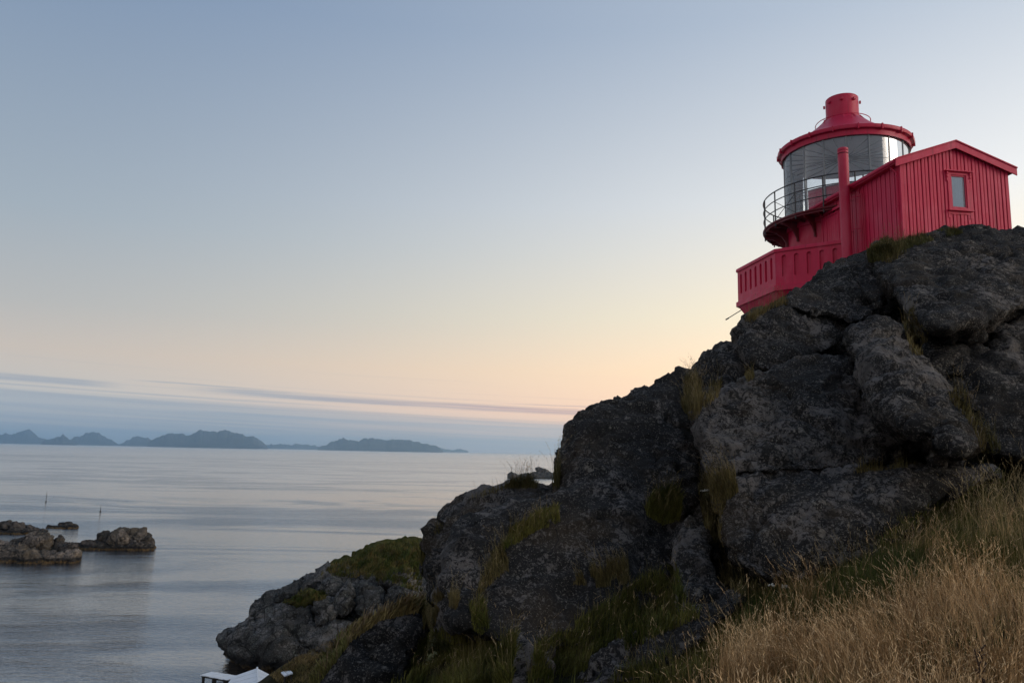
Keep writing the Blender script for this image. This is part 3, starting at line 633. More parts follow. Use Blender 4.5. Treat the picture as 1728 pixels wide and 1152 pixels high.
# ------------------------------------------------------------------ wooden house
H = empty('wooden_house', C0, YAW)
tag(H, 'red plank house with a gable window, built onto the lighthouse on top of the rock', 'house')
EAVE, RIDGE = 2.72, 3.55
bm = bmesh.new()
pr = [(0.05, -3.0), (L - 0.05, -3.0), (L - 0.05, EAVE), (L / 2, RIDGE), (0.05, EAVE)]
f0 = [bm.verts.new((x, 0.05, z)) for x, z in pr]; f1 = [bm.verts.new((x, 5.8, z)) for x, z in pr]
bm.faces.new(f0); bm.faces.new(f1[::-1])
for i in range(5): j = (i + 1) % 5; bm.faces.new((f0[j], f0[i], f1[i], f1[j]))
build('wall', bm, red, H)
# gable planks, each board its own object, lapped alternately
xw0, xw1, zw0, zw1 = 2.0, 2.88, 0.98, 2.50
nb = 28; wdt = (L - 0.24) / nb
def roofz(x): return EAVE + (RIDGE - EAVE) * (1 - abs(x - L / 2) / (L / 2))
for k in range(nb):
    a = 0.12 + k * wdt + 0.004; bb = a + wdt - 0.030 ; proud = 0.040 if k % 2 else 0.026
    j = random.uniform(-0.004, 0.004)
    segs = [(-3.0, None)]
    mid = (a + bb) / 2
    if a < xw1 and bb > xw0: segs = [(-3.0, zw0), (zw1, None)]
    bm = bmesh.new()
    for z0, z1 in segs:
        za, zb = (roofz(a) - 0.02, roofz(bb) - 0.02) if z1 is None else (z1, z1)
        if True:                                     # every board, edges eased by hand planing
            ea = 0.012
            prof = [(a, 0.045), (a, -proud + 0.008), (a + ea, -proud), (bb - ea, -proud), (bb, -proud + 0.008), (bb, 0.045)]
        lo = [bm.verts.new((x + j, y, z0)) for x, y in prof]; hi = [bm.verts.new((x, y, za + (zb - za) * (x - a) / (bb - a))) for x, y in prof]
        n = len(prof)
        for i in range(n): bm.faces.new((lo[i], lo[(i + 1) % n], hi[(i + 1) % n], hi[i]))
        bm.faces.new(lo[::-1]); bm.faces.new(hi)
    build('plank', bm, red, H)
bm = bmesh.new(); box(bm, -0.03, 0.11, -0.045, 0.06, -3, EAVE + 0.02); box(bm, -0.045, 0.05, 0.062, 0.16, -3, EAVE); build('corner_board', bm, red, H, 0.006)
bx('corner_board', (L - 0.11, L + 0.03, -0.045, 0.1, -3, EAVE + 0.02), red, H, 0.006)
# side planks down to the tower
ns = 38; wd = 5.55 / ns; side_me = None
DOOR0, DOOR1, DZ = 4.32, 5.22, 2.08
for k in range(ns):
    a = 0.17 + k * wd; pr = -0.036 if k % 2 else -0.020
    z0 = -3.0
    if a + wd > DOOR0 and a < DOOR1: z0 = DZ + 0.10
    bx('plank', (pr, 0.048, a + 0.004, a + wd - 0.026, z0, EAVE - 0.03), red, H)
# roof, barge boards, eaves
th = math.atan2(RIDGE - EAVE, L / 2)
bm = bmesh.new()
for sgn in (-1, 1):
    xe = L / 2 + sgn * (L / 2 + 0.27); ze = RIDGE - (L / 2 + 0.27) * math.tan(th)
    q = [(L / 2, RIDGE + 0.03), (xe, ze + 0.03), (xe, ze + 0.17), (L / 2, RIDGE + 0.17)]
    a = [bm.verts.new((x, -0.16, z)) for x, z in q]; c = [bm.verts.new((x, 6.2, z)) for x, z in q]
    bm.faces.new(a); bm.faces.new(c[::-1])
    for i in range(4): bm.faces.new((a[i], a[(i + 1) % 4], c[(i + 1) % 4], c[i]))
build('roof', bm, M['roof_felt'], H)
for sgn in (-1, 1):
    xe = L / 2 + sgn * (L / 2 + 0.30); ze = RIDGE - (L / 2 + 0.30) * math.tan(th)
    bm = bmesh.new(); q = [(L / 2, RIDGE - 0.10), (xe, ze - 0.10), (xe, ze + 0.19), (L / 2, RIDGE + 0.19)]
    a = [bm.verts.new((x, -0.21, z)) for x, z in q]; c = [bm.verts.new((x, -0.163, z)) for x, z in q]
    bm.faces.new(a); bm.faces.new(c[::-1])
    for i in range(4): bm.faces.new((a[i], a[(i + 1) % 4], c[(i + 1) % 4], c[i]))
    build('barge_board', bm, red, H, 0.006)
    bm = bmesh.new(); q = [(L / 2, RIDGE + 0.19), (xe, ze + 0.19), (xe, ze + 0.235), (L / 2, RIDGE + 0.235)]
    a = [bm.verts.new((x, -0.25, z)) for x, z in q]; c = [bm.verts.new((x, -0.10, z)) for x, z in q]
    bm.faces.new(a); bm.faces.new(c[::-1])
    for i in range(4): bm.faces.new((a[i], a[(i + 1) % 4], c[(i + 1) % 4], c[i]))
    build('roof_edge', bm, red, H)
xe = -0.27
bx('eaves_board', (xe - 0.02, 0.02, -0.10, 6.15, EAVE - 0.07, EAVE - 0.03), red, H)
bm = bmesh.new(); tube(bm, [(xe - 0.02, -0.12, EAVE + 0.04), (xe - 0.02, 6.15, EAVE + 0.06)], 0.085, 10); build('gutter', bm, red, H, 0, True)
bm = bmesh.new(); tube(bm, [(-0.22, 0.3, EAVE - 0.02), (-0.07, 0.12, EAVE - 0.35), (-0.07, 0.12, -1.2)], 0.04, 8); build('downpipe', bm, red, H, 0, True)
for z in (2.2, 1.0): bx('pipe_bracket', (-0.125, -0.046, 0.075, 0.165, z, z + 0.05), red, H)
bm = bmesh.new(); box(bm, -0.16, 0.0, 3.95, 5.62, DZ + 0.20, DZ + 0.25, ); box(bm, -0.16, -0.13, 3.95, 5.62, DZ + 0.14, DZ + 0.20); build('drip_board', bm, red, H)
# door
D = bx('door', (-0.03, 0.03, DOOR0 + 0.02, DOOR1 - 0.02, -0.42, DZ), red, H)
for k in range(5):
    y = DOOR0 + 0.03 + k * 0.17; bx('door_board', (-0.045, -0.03, y, y + 0.155, -0.40, DZ - 0.02), red, D)
bm = bmesh.new(); tube(bm, [(-0.05, DOOR0 + 0.80, 0.62), (-0.12, DOOR0 + 0.80, 0.66), (-0.12, DOOR0 + 0.80, 0.86), (-0.05, DOOR0 + 0.80, 0.90)], 0.018, 8); build('handle', bm, M['iron'], D)
bm = bmesh.new(); box(bm, -0.055, 0.03, DOOR0 - 0.08, DOOR0 + 0.01, -0.42, DZ + 0.09); box(bm, -0.055, 0.03, DOOR1 - 0.01, DOOR1 + 0.08, -0.42, DZ + 0.09); box(bm, -0.056, 0.03, DOOR0 + 0.012, DOOR1 - 0.012, DZ + 0.01, DZ + 0.09); build('door_frame', bm, red, H)
# window with carved casing
W = empty('window', (2.44, 0, 0)); W.parent = H
def wbx(n, a, m=red, bev=0.004): return bx(n, a, m, W, bev)
bm = bmesh.new()
for a in ((-0.47, -0.33, -0.075, 0.02, 0.98, 2.50), (0.33, 0.47, -0.075, 0.02, 0.98, 2.50), (-0.329, 0.329, -0.074, 0.02, 2.40, 2.50), (-0.329, 0.329, -0.074, 0.02, 0.98, 1.06)): box(bm, *a)
build('casing', bm, red, W, 0.005)
bm = bmesh.new()
for a in ((-0.327, -0.280, -0.045, 0.02, 1.063, 2.397), (0.280, 0.327, -0.045, 0.02, 1.063, 2.397), (-0.279, 0.279, -0.044, 0.02, 2.345, 2.397), (-0.279, 0.279, -0.044, 0.02, 1.063, 1.115)): box(bm, *a)
build('frame', bm, red, W, 0.005)
bx('pane', (-0.279, 0.279, -0.012, -0.008, 1.117, 2.343), M['glass'], W)
bm = bmesh.new(); n = 36
fa = [bm.verts.new((-0.277 + 0.49 * i / n, 0.012 + 0.008 * math.sin(i * 1.3) + 0.003 * math.sin(i * 2.9), z)) for z in (1.118, 2.342) for i in range(n + 1)]
for i in range(n): bm.faces.new((fa[i], fa[i + 1], fa[n + 2 + i], fa[n + 1 + i]))
build('curtain', bm, M['curtain'], W, 0, True)
bm = bmesh.new(); box(bm, -0.58, 0.58, -0.17, 0.0, 2.52, 2.565); box(bm, -0.54, 0.54, -0.13, 0.0, 2.502, 2.519); build('lintel', bm, red, W, 0.006)
bm = bmesh.new(); box(bm, -0.54, 0.54, -0.16, 0.0, 0.925, 0.975); build('sill', bm, red, W, 0.006)
for s in (-1, 1):
    bm = bmesh.new()
    for i, (dz, dp, hh) in enumerate(((0, 0.13, 0.10), (0.10, 0.10, 0.07), (0.17, 0.12, 0.06), (0.23, 0.08, 0.09), (0.32, 0.095, 0.05))):
        box(bm, s * 0.49 - 0.028, s * 0.49 + 0.028, -dp, 0.0, 2.50 - dz - hh + 0.002, 2.50 - dz)
    build('carved_bracket', bm, red, W, 0.008)
    bm = bmesh.new()
    for i, (dz, dx, hh) in enumerate(((0, 0.05, 0.10), (0.10, 0.035, 0.12), (0.22, 0.06, 0.05))):
        box(bm, s * 0.47 - dx, s * 0.47 + dx, -0.06, 0.0, 0.92 - dz - hh, 0.92 - dz - 0.003)
    build('sill_bracket', bm, red, W, 0.006)
bx('apron', (-0.44, 0.44, -0.055, 0.0, 0.80, 0.92), red, W, 0.006)
# flue pipe standing off the side wall
fx, fy = -0.52, 2.95
bm = bmesh.new(); lathe(bm, [(0.0, -2.5), (0.215, -2.5), (0.215, 4.20), (0.0, 4.20)], fx, fy, 28, close=False); fl = build('flue_pipe', bm, iron_red, H, 0, True)
for z0, z1, r in ((4.205, 4.235, 0.17), (4.24, 4.33, 0.222), (4.335, 4.36, 0.18), (4.362, 4.45, 0.222)):
    bm = bmesh.new(); lathe(bm, [(0.0, z0), (r, z0), (r, z1), (r * 0.9, z1 + 0.02), (0.0, z1 + 0.02)], fx, fy, 28, close=False); build('cowl_ring', bm, iron_red if r > 0.2 else M['iron'], fl, 0, True)
for z in (2.25, 0.85):
    for e0, e1 in ((-0.15, -0.4), (0.15, 0.2)):
        bm = bmesh.new(); tube(bm, [(fx + 0.18, fy + e0, z), (-0.03, fy + e1, z)], 0.018, 6); build('flue_bracket', bm, iron_red, H)
    bx('bracket_plate', (-0.06, -0.036, fy - 0.5, fy - 0.3, z - 0.12, z + 0.12), iron_red, H)
for dy in (-0.42, -0.54, -0.66):
    bm = bmesh.new(); tube(bm, [(-0.085, fy + dy, -1.5), (-0.085, fy + dy, 2.3)], 0.022, 6); build('conduit', bm, iron_red, H, 0, True)

# ------------------------------------------------------------------ lighthouse
LH = empty('lighthouse', C0, YAW)
tag(LH, 'round red lighthouse with a glass lantern, iron gallery and parapet balcony on the rock', 'lighthouse')
def cyl(name, prof, mat, n=72, close=False, parent=LH, smooth=True, a0=0.0, a1=2 * math.pi):
    bm = bmesh.new(); lathe(bm, prof, AX, AY, n, a0, a1, close); return build(name, bm, mat, parent, 0, smooth)
cyl('tower_wall', [(2.86, -1.5), (2.86, 2.10), (2.95, 2.12), (2.95, 2.30), (2.80, 2.30)], iron_red)
cyl('gallery_floor', [(2.80, 2.36), (3.88, 2.36), (3.92, 2.40), (3.92, 2.46), (2.80, 2.46)], M['shaded_iron'], close=True)
cyl('gallery_edge', [(3.80, 2.29), (3.85, 2.29), (3.85, 2.357), (3.80, 2.357)], M['shaded_iron'], close=True)
NBK = 18
for k in range(NBK):
    a = 2 * math.pi * (k + 0.5) / NBK; m4 = Matrix.Translation((AX, AY, 0)) @ Matrix.Rotation(a, 4, 'Z')
    bm = bmesh.new()
    q = [(2.86, 2.35), (3.79, 2.35), (3.79, 2.20), (3.45, 2.12), (3.15, 1.92), (2.98, 1.62), (2.98, 1.45), (2.86, 1.45)]
    A = [bm.verts.new(m4 @ Vector((r, -0.035, z))) for r, z in q]; B = [bm.verts.new(m4 @ Vector((r, 0.035, z))) for r, z in q]
    bm.faces.new(A); bm.faces.new(B[::-1])
    for i in range(len(q)): bm.faces.new((A[i], B[i], B[(i + 1) % len(q)], A[(i + 1) % len(q)]))
    br = build('gallery_bracket', bm, M['shaded_iron'], LH)
for k in range(36):                                   # joists of the grating
    a = 2 * math.pi * k / 36; m4 = Matrix.Translation((AX, AY, 0)) @ Matrix.Rotation(a, 4, 'Z')
    bx('gallery_joist', (2.90, 3.79, -0.025, 0.025, 2.24, 2.355), M['shaded_iron'], LH, 0, m4)
# gallery railing
RR = 3.86; NP = 18; RZ0, RZ1 = 2.46, 3.92
for k in range(NP):
    a = 2 * math.pi * (k + 0.2) / NP; x, y = AX + RR * math.cos(a), AY + RR * math.sin(a)
    bm = bmesh.new(); tube(bm, [(x, y, 2.2), (x, y, RZ1)], 0.032, 6); build('railing_post', bm, M['iron'], LH, 0, True)
for z, r in ((RZ1, 0.030), (RZ0 + 1.0, 0.024), (RZ0 + 0.52, 0.024)):
    bm = bmesh.new(); tube(bm, ring_pts(RR, z, AX, AY, 90), r, 6, True); build('railing_bar', bm, M['iron'], LH, 0, True)
bm = bmesh.new()
a = 2 * math.pi * 9.2 / NP; a2 = 2 * math.pi * 10.2 / NP
tube(bm, [(AX + RR * math.cos(a), AY + RR * math.sin(a), RZ0 + 0.95), (AX + RR * math.cos(a2), AY + RR * math.sin(a2), RZ0 + 0.05)], 0.014, 6)
tube(bm, [(AX + RR * math.cos(a), AY + RR * math.sin(a), RZ0 + 0.05), (AX + RR * math.cos(a2), AY + RR * math.sin(a2), RZ0 + 0.95)], 0.014, 6)
build('railing_brace', bm, M['iron'], LH)
# lantern
GR, GZ0, GZ1, NPN = 2.84, 2.50, 6.02, 18
cyl('lantern_curb', [(2.78, 2.30), (2.93, 2.30), (2.93, 2.56), (2.88, 2.60), (2.78, 2.60)], iron_red, close=True)
for k in range(NPN):
    a0 = 2 * math.pi * k / NPN + 0.012; a1 = 2 * math.pi * (k + 1) / NPN - 0.012
    cyl('lantern_pane', [(GR, 2.60), (GR, GZ1)], M['glass'], 6, parent=LH, a0=a0, a1=a1)
    a = 2 * math.pi * k / NPN; m4 = Matrix.Translation((AX, AY, 0)) @ Matrix.Rotation(a, 4, 'Z')
    bx('glazing_bar', (GR - 0.06, GR + 0.03, -0.030, 0.030, 2.60, GZ1), M['bar'], LH, 0, m4)
for z in (3.75, 4.95):
    bm = bmesh.new(); tube(bm, ring_pts(GR - 0.01, z, AX, AY, 72), 0.018, 6, True); build('glazing_ring', bm, M['bar'], LH, 0, True)
cyl('blind_panel', [(GR - 0.10, 2.60), (GR - 0.06, 2.60), (GR - 0.06, 3.80), (GR - 0.10, 3.80)], iron_red, 30, True, a0=rad(-158), a1=rad(20))
cyl('lantern_floor', [(2.78, 2.47), (0.0, 2.48)], M['white'], close=False)
ce = cyl('ceiling', [(2.83, 5.98), (1.6, 6.03), (0.02, 6.08)], M['ceil'])
for k in range(22):
    a = 2 * math.pi * k / 22; m4 = Matrix.Translation((AX, AY, 0)) @ Matrix.Rotation(a, 4, 'Z')
    bx('ceiling_rib', (0.35, 2.75, -0.009, 0.009, 5.93, 5.975), M['bar'], ce, 0, m4)
cyl('ceiling_hub', [(0.0, 5.84), (0.34, 5.84), (0.34, 6.04)], M['bar'], 24)
bm = bmesh.new()
for k in range(3):
    a = 2 * math.pi * k / 3 + 0.5; tube(bm, [(AX + 0.16 * math.cos(a), AY + 0.16 * math.sin(a), 2.4), (AX + 0.16 * math.cos(a), AY + 0.16 * math.sin(a), 5.85)], 0.03, 6)
lathe(bm, [(0.0, 3.2), (0.3, 3.2), (0.3, 3.9), (0.0, 3.9)], AX, AY, 20, close=False)
build('lamp_stand', bm, M['bar'], LH)
cyl('eave_band', [(2.90, 6.00), (2.96, 6.00), (2.96, 6.24), (3.04, 6.26), (2.86, 6.30)], iron_red, close=True)
gu = cyl('eave_gutter', [(2.97, 6.26), (3.10, 6.28), (3.13, 6.36), (3.11, 6.45), (2.97, 6.46)], iron_red, close=True)
for k in range(NPN):
    a = 2 * math.pi * (k + 0.5) / NPN; m4 = Matrix.Translation((AX, AY, 0)) @ Matrix.Rotation(a, 4, 'Z')
    bx('gutter_clasp', (2.95, 3.155, -0.028, 0.028, 6.21, 6.475), iron_red, gu, 0, m4)
cyl('roof_cone', [(3.05, 6.44), (2.6, 6.63), (2.0, 6.98), (1.45, 7.40), (1.1, 7.70), (0.86, 7.93), (0.86, 7.99), (0.78, 8.0)], iron_red)
for k in range(12):
    a = 2 * math.pi * k / 12
    bm = bmesh.new(); tube(bm, [(AX + r * math.cos(a), AY + r * math.sin(a), z + 0.012) for r, z in ((3.0, 6.46), (2.6, 6.62), (2.0, 6.95), (1.45, 7.35), (1.1, 7.68), (0.88, 7.95))], 0.022, 5); build('roof_seam', bm, iron_red, LH, 0, True)
bm = bmesh.new(); tube(bm, ring_pts(1.27, 7.78, AX, AY, 48), 0.020, 6, True); hp = build('ladder_hoop', bm, iron_red, LH, 0, True)
for k in range(6):
    a = 2 * math.pi * k / 6 + 0.3
    bm = bmesh.new(); tube(bm, [(AX + 1.27 * math.cos(a), AY + 1.27 * math.sin(a), 7.78), (AX + 1.27 * math.cos(a), AY + 1.27 * math.sin(a), 7.5)], 0.018, 5); build('hoop_stay', bm, iron_red, hp)
vc = cyl('vent_cap', [(0.765, 7.98), (0.765, 9.04), (0.74, 9.07), (0.0, 9.10)], iron_red, 48)
for k in range(8):
    a = 2 * math.pi * k / 8 + 0.22; m4 = Matrix.Translation((AX, AY, 0)) @ Matrix.Rotation(a, 4, 'Z')
    bx('cap_lug', (0.78, 0.87, -0.07, 0.07, 8.72, 8.84), iron_red, vc, 0.01, m4)
# balcony: octagonal parapet with slotted panels, ledge, corbel and base
OCT = [(0.0, 3.97), (-2.14, 6.08), (-2.14, 10.10), (0.4, 12.6), (4.3, 12.6), (6.85, 10.10), (6.85, 6.08), (4.62, 3.97)]
oc = np.array(OCT).mean(0)
def off(d):
    out = []; n = len(OCT)
    for i in range(n):
        p0, p1, p2 = (np.array(OCT[(i + k) % n]) for k in (-1, 0, 1))
        def nrm(a, b2):
            t2 = (b2 - a) / np.hypot(*(b2 - a)); v = np.array([t2[1], -t2[0]])
            return v if np.dot(v, (a + b2) / 2 - oc) > 0 else -v
        n1, n2 = nrm(p0, p1), nrm(p1, p2); bis = (n1 + n2) / np.linalg.norm(n1 + n2); out.append(p1 + bis * d / np.dot(bis, n1))
    return out
def prism_ring(name, prof, mat):
    """prof: closed list of (offset, z)"""
    bm = bmesh.new(); loops = [[bm.verts.new((p[0], p[1], z)) for p in off(d)] for d, z in prof]
    k = len(prof); n = len(OCT)
    for a in range(k):
        b2 = (a + 1) % k
        for i in range(n): j = (i + 1) % n; bm.faces.new((loops[a][i], loops[a][j], loops[b2][j], loops[b2][i]))
    return build(name, bm, mat, LH)
prism_ring('parapet_rail', [(0.07, 0.60), (0.07, 0.70), (0.04, 0.76), (-0.22, 0.76), (-0.22, 0.60)], red)
prism_ring('ledge', [(0.09, -1.20), (0.09, -0.98), (0.06, -0.95), (-0.30, -0.95), (-0.30, -1.20)], red)
prism_ring('corbel', [(-0.02, -1.203), (-0.30, -1.62), (-0.7, -1.62), (-0.7, -1.203)], red)
prism_ring('string_course', [(-0.30, -1.623), (-0.27, -1.66), (-0.30, -1.70), (-0.7, -1.70), (-0.7, -1.623)], red)
prism_ring('base_wall', [(-0.34, -1.703), (-0.34, -6.5), (-0.8, -6.5), (-0.8, -1.703)], red)
bm = bmesh.new(); bm.faces.new([bm.verts.new((p[0], p[1], -0.45)) for p in off(-0.2)]); build('deck', bm, simple('grey_deck', (0.2, 0.19, 0.18), 0.8), LH)
def parapet(p, q, ns):
    p, q = np.array(p), np.array(q); Lg = np.hypot(*(q - p)); tdir = (q - p) / Lg
    nv = np.array([tdir[1], -tdir[0]]); nv = nv if np.dot(nv, (p + q) / 2 - oc) > 0 else -nv
    za, zb = -0.947, 0.597; cw = (Lg - 0.24) / ns; r = min(0.105, cw * 0.24); s0, s1 = -0.60, 0.44
    outer = [(0, za), (Lg, za), (Lg, zb), (0, zb)]; holes = []
    for k in range(ns):
        cx = 0.12 + cw * (k + 0.5); h = []
        for i in range(9): a = math.pi * i / 8; h.append((cx + r * math.cos(a), s1 - r + r * math.sin(a)))
        for i in range(9): a = math.pi + math.pi * i / 8; h.append((cx + r * math.cos(a), s0 + r + r * math.sin(a)))
        holes.append(h)
    def P3(u, z, dd): v = p + tdir * u - nv * dd; return Vector((v[0], v[1], z))
    bm = bmesh.new(); flat = outer + [x for h in holes for x in h]
    fv = [bm.verts.new(P3(u, z, 0)) for u, z in flat]
    for tri in tessellate_polygon([[Vector((u, z, 0)) for u, z in lp] for lp in [outer] + holes]):
        try: bm.faces.new([fv[i] for i in tri])
        except ValueError: pass
    i0 = 4; DP = 0.10
    for h in holes:
        n = len(h); bv = [bm.verts.new(P3(u, z, DP)) for u, z in h]
        for i in range(n): j = (i + 1) % n; bm.faces.new((fv[i0 + i], fv[i0 + j], bv[j], bv[i]))
        bm.faces.new(bv); i0 += n
    bk = [bm.verts.new(P3(u, z, 0.18)) for u, z in outer]; bm.faces.new(bk[::-1])
    for i in range(4): j = (i + 1) % 4; bm.faces.new((fv[i], fv[j], bk[j], bk[i]))
    bmesh.ops.recalc_face_normals(bm, faces=bm.faces)
    me = bpy.data.meshes.new('parapet_panel'); bm.to_mesh(me); bm.free(); return link('parapet_panel', me, red, LH)
for i, n in zip(range(7), (5, 7, 5, 6, 5, 7, 5)): parapet(OCT[i], OCT[i + 1], n)
bm = bmesh.new(); tube(bm, [(-1.85, 9.9, -1.25), (-2.55, 10.5, -1.75)], 0.022, 6); tube(bm, [(-2.5, 10.46, -1.72), (-2.62, 10.56, -1.80)], 0.035, 6); build('drain_spout', bm, M['iron'], LH)

# ------------------------------------------------------------------ boathouses by the shore
def slab(bm, P, th):
    P = [Vector(p) for p in P]; nrm = (P[1] - P[0]).cross(P[-1] - P[0]).normalized()
    if nrm.z < 0: nrm = -nrm
    a = [bm.verts.new(p) for p in P]; b2 = [bm.verts.new(p - nrm * th) for p in P]; n = len(P)
    bm.faces.new(a); bm.faces.new(b2[::-1])
    for i in range(n): bm.faces.new((a[i], b2[i], b2[(i + 1) % n], a[(i + 1) % n]))
Yb = 70.0
o = px(345, 1140, Yb)
R1 = empty('boat_shelter', (o[0], o[1], 0)); tag(R1, 'open shelter with a pale sloping sheet roof on dark posts at the waterline', 'shelter')
ol = np.array([o[0], o[1], 0])
q = [px(338, 1138, 68) - ol, px(384, 1146.5, 67) - ol, px(406, 1140, 71) - ol, px(357, 1132.5, 72) - ol]
for k in range(6):
    a, b2 = k / 6, (k + 1) / 6 - 0.01
    f = lambda u, v: (q[0] * (1 - u) + q[1] * u) * (1 - v) + (q[3] * (1 - u) + q[2] * u) * v
    bm = bmesh.new(); z = Vector((0, 0, 0.02 * (k % 2))); slab(bm, [Vector(f(a, 0)) + z, Vector(f(b2, 0)) + z, Vector(f(b2, 1)) + z, Vector(f(a, 1)) + z], 0.06); build('roof_sheet', bm, M['oldroof'], R1)
for u, v in ((0.08, 0.1), (0.5, 0.12), (0.93, 0.1), (0.12, 0.9), (0.52, 0.9), (0.92, 0.9)):
    p = f(u, v); bx('post', (p[0] - 0.09, p[0] + 0.09, p[1] - 0.09, p[1] + 0.09, -2, p[2] - 0.08), M['post'], R1)
for v in (0.1, 0.9):
    bm = bmesh.new(); tube(bm, [f(0.02, v) - np.array([0, 0, 0.14]), f(0.98, v) - np.array([0, 0, 0.14])], 0.07, 6); build('beam', bm, M['post'], R1)
o = px(435, 1140, 66); ol = np.array([o[0], o[1], 0])
R2 = empty('boathouse', (o[0], o[1], 0)); tag(R2, 'boathouse with a pale ridged roof half hidden by the grassy slope', 'boathouse')
rid0, rid1 = px(434, 1126.5, 69) - ol, px(436, 1160, 60) - ol
lf0, lf1 = px(392, 1141, 69) - ol, px(372, 1172, 60) - ol
rt0, rt1 = px(470, 1145, 69) - ol, px(500, 1178, 60) - ol
for A0, A1, B0, B1 in ((rid0, rid1, lf0, lf1), (rid0, rid1, rt0, rt1)):
    for k in range(9):
        a, b2 = k / 9, (k + 1) / 9 - 0.008
        e = lambda s, u: (A0 * (1 - u) + A1 * u) * (1 - s) + (B0 * (1 - u) + B1 * u) * s
        bm = bmesh.new(); z = Vector((0, 0, 0.015 * (k % 2))); slab(bm, [Vector(e(0, a)) + z, Vector(e(0, b2)) + z, Vector(e(1, b2)) + z, Vector(e(1, a)) + z], 0.06); build('roof_sheet', bm, M['oldroof'], R2)
bm = bmesh.new(); tube(bm, [rid0 + np.array([0, 0, 0.04]), rid1 + np.array([0, 0, 0.04])], 0.08, 6); build('ridge_cap', bm, M['oldroof'], R2)
bm = bmesh.new(); dn = np.array([0, 0, 0.25])
g0 = [lf0 * 0.92 + rt0 * 0.08 - dn, rid0 - dn, rt0 * 0.92 + lf0 * 0.08 - dn]; g1 = [lf1 * 0.92 + rt1 * 0.08 - dn, rid1 - dn, rt1 * 0.92 + lf1 * 0.08 - dn]
fl_ = lambda p: np.array([p[0], p[1], 0.2])
r0 = [bm.verts.new(v) for v in [g0[0], g0[1], g0[2], fl_(g0[2]), fl_(g0[0])]]; r1_ = [bm.verts.new(v) for v in [g1[0], g1[1], g1[2], fl_(g1[2]), fl_(g1[0])]]
bm.faces.new(r0); bm.faces.new(r1_[::-1])
for i in range(5): bm.faces.new((r0[i], r1_[i], r1_[(i + 1) % 5], r0[(i + 1) % 5]))
build('wall', bm, M['greywood'], R2)
# little pale hatch on the slope
o = px(481, 1136, 52); ol = np.array(o); q = [px(474, 1133.5, 52.2) - ol, px(480, 1139, 51.2) - ol, px(494, 1134, 51.2) - ol, px(488, 1128.5, 52.6) - ol]
R3 = empty('wooden_hatch', o); tag(R3, 'small pale two-board hatch cover lying on the grass above the boathouse', 'hatch')
for a, b2 in ((0, 0.55), (0.62, 1.0)):
    bm = bmesh.new(); f2 = lambda u, v: Vector((q[3] * (1 - u) + q[0] * u if False else q[3] * (1 - u) + q[0] * u) * (1 - v) + (q[2] * (1 - u) + q[1] * u) * v)
    slab(bm, [f2(a, 0), f2(a, 1), f2(b2, 1), f2(b2, 0)], 0.08); build('board', bm, M['oldroof'], R3)
for u, v in ((0.1, 0.1), (0.1, 0.9), (0.9, 0.1), (0.9, 0.9)):
    p = f2(u, v); bx('leg', (p.x - 0.05, p.x + 0.05, p.y - 0.05, p.y + 0.05, p.z - 1.2, p.z - 0.09), M['post'], R3)

# ------------------------------------------------------------------ grass
def tri_of(V, Q): return Q if Q.shape[1] == 3 else np.concatenate([Q[:, [0, 1, 2]], Q[:, [0, 2, 3]]])
def make_bvh(parts):
    VV, FF, o = [], [], 0
    for V, Q in parts: VV.append(V); FF.append(tri_of(V, Q) + o); o += len(V)
    return BVHTree.FromPolygons(np.concatenate(VV).tolist(), np.concatenate(FF).tolist())
bvh = make_bvh(ROCK_TRIS + [HILL])
camo = Vector((0, 0, EYE))
def in_poly(pts, poly):
    x, y = pts[:, 0], pts[:, 1]; P = np.array(poly); c = np.zeros(len(pts), bool); j = len(P) - 1
    for i in range(len(P)):
        m = (P[i, 1] > y) != (P[j, 1] > y)
        c ^= m & (x < (P[j, 0] - P[i, 0]) * (y - P[i, 1]) / (P[j, 1] - P[i, 1] + 1e-9) + P[i, 0]); j = i
    return c
def shoot(poly, n, up=None, ymax=400):
    """surface points inside a photo-space outline"""
    P = np.array(poly, float); lo, hi = P.min(0), P.max(0); out = []
    pts = lo + rng.random((n, 2)) * (hi - lo); pts = pts[in_poly(pts, poly)]
    for x, y in pts:
        d = RC @ np.array([(x - 864) / F, -(y - 576) / F, -1.0])
        h, nn, _, dist = bvh.ray_cast(camo, Vector(d).normalized(), ymax)
        if h is None: continue
        if up is not None and nn.z < up: continue
        out.append(h)
    return np.array([list(h) for h in out]).reshape(-1, 3)
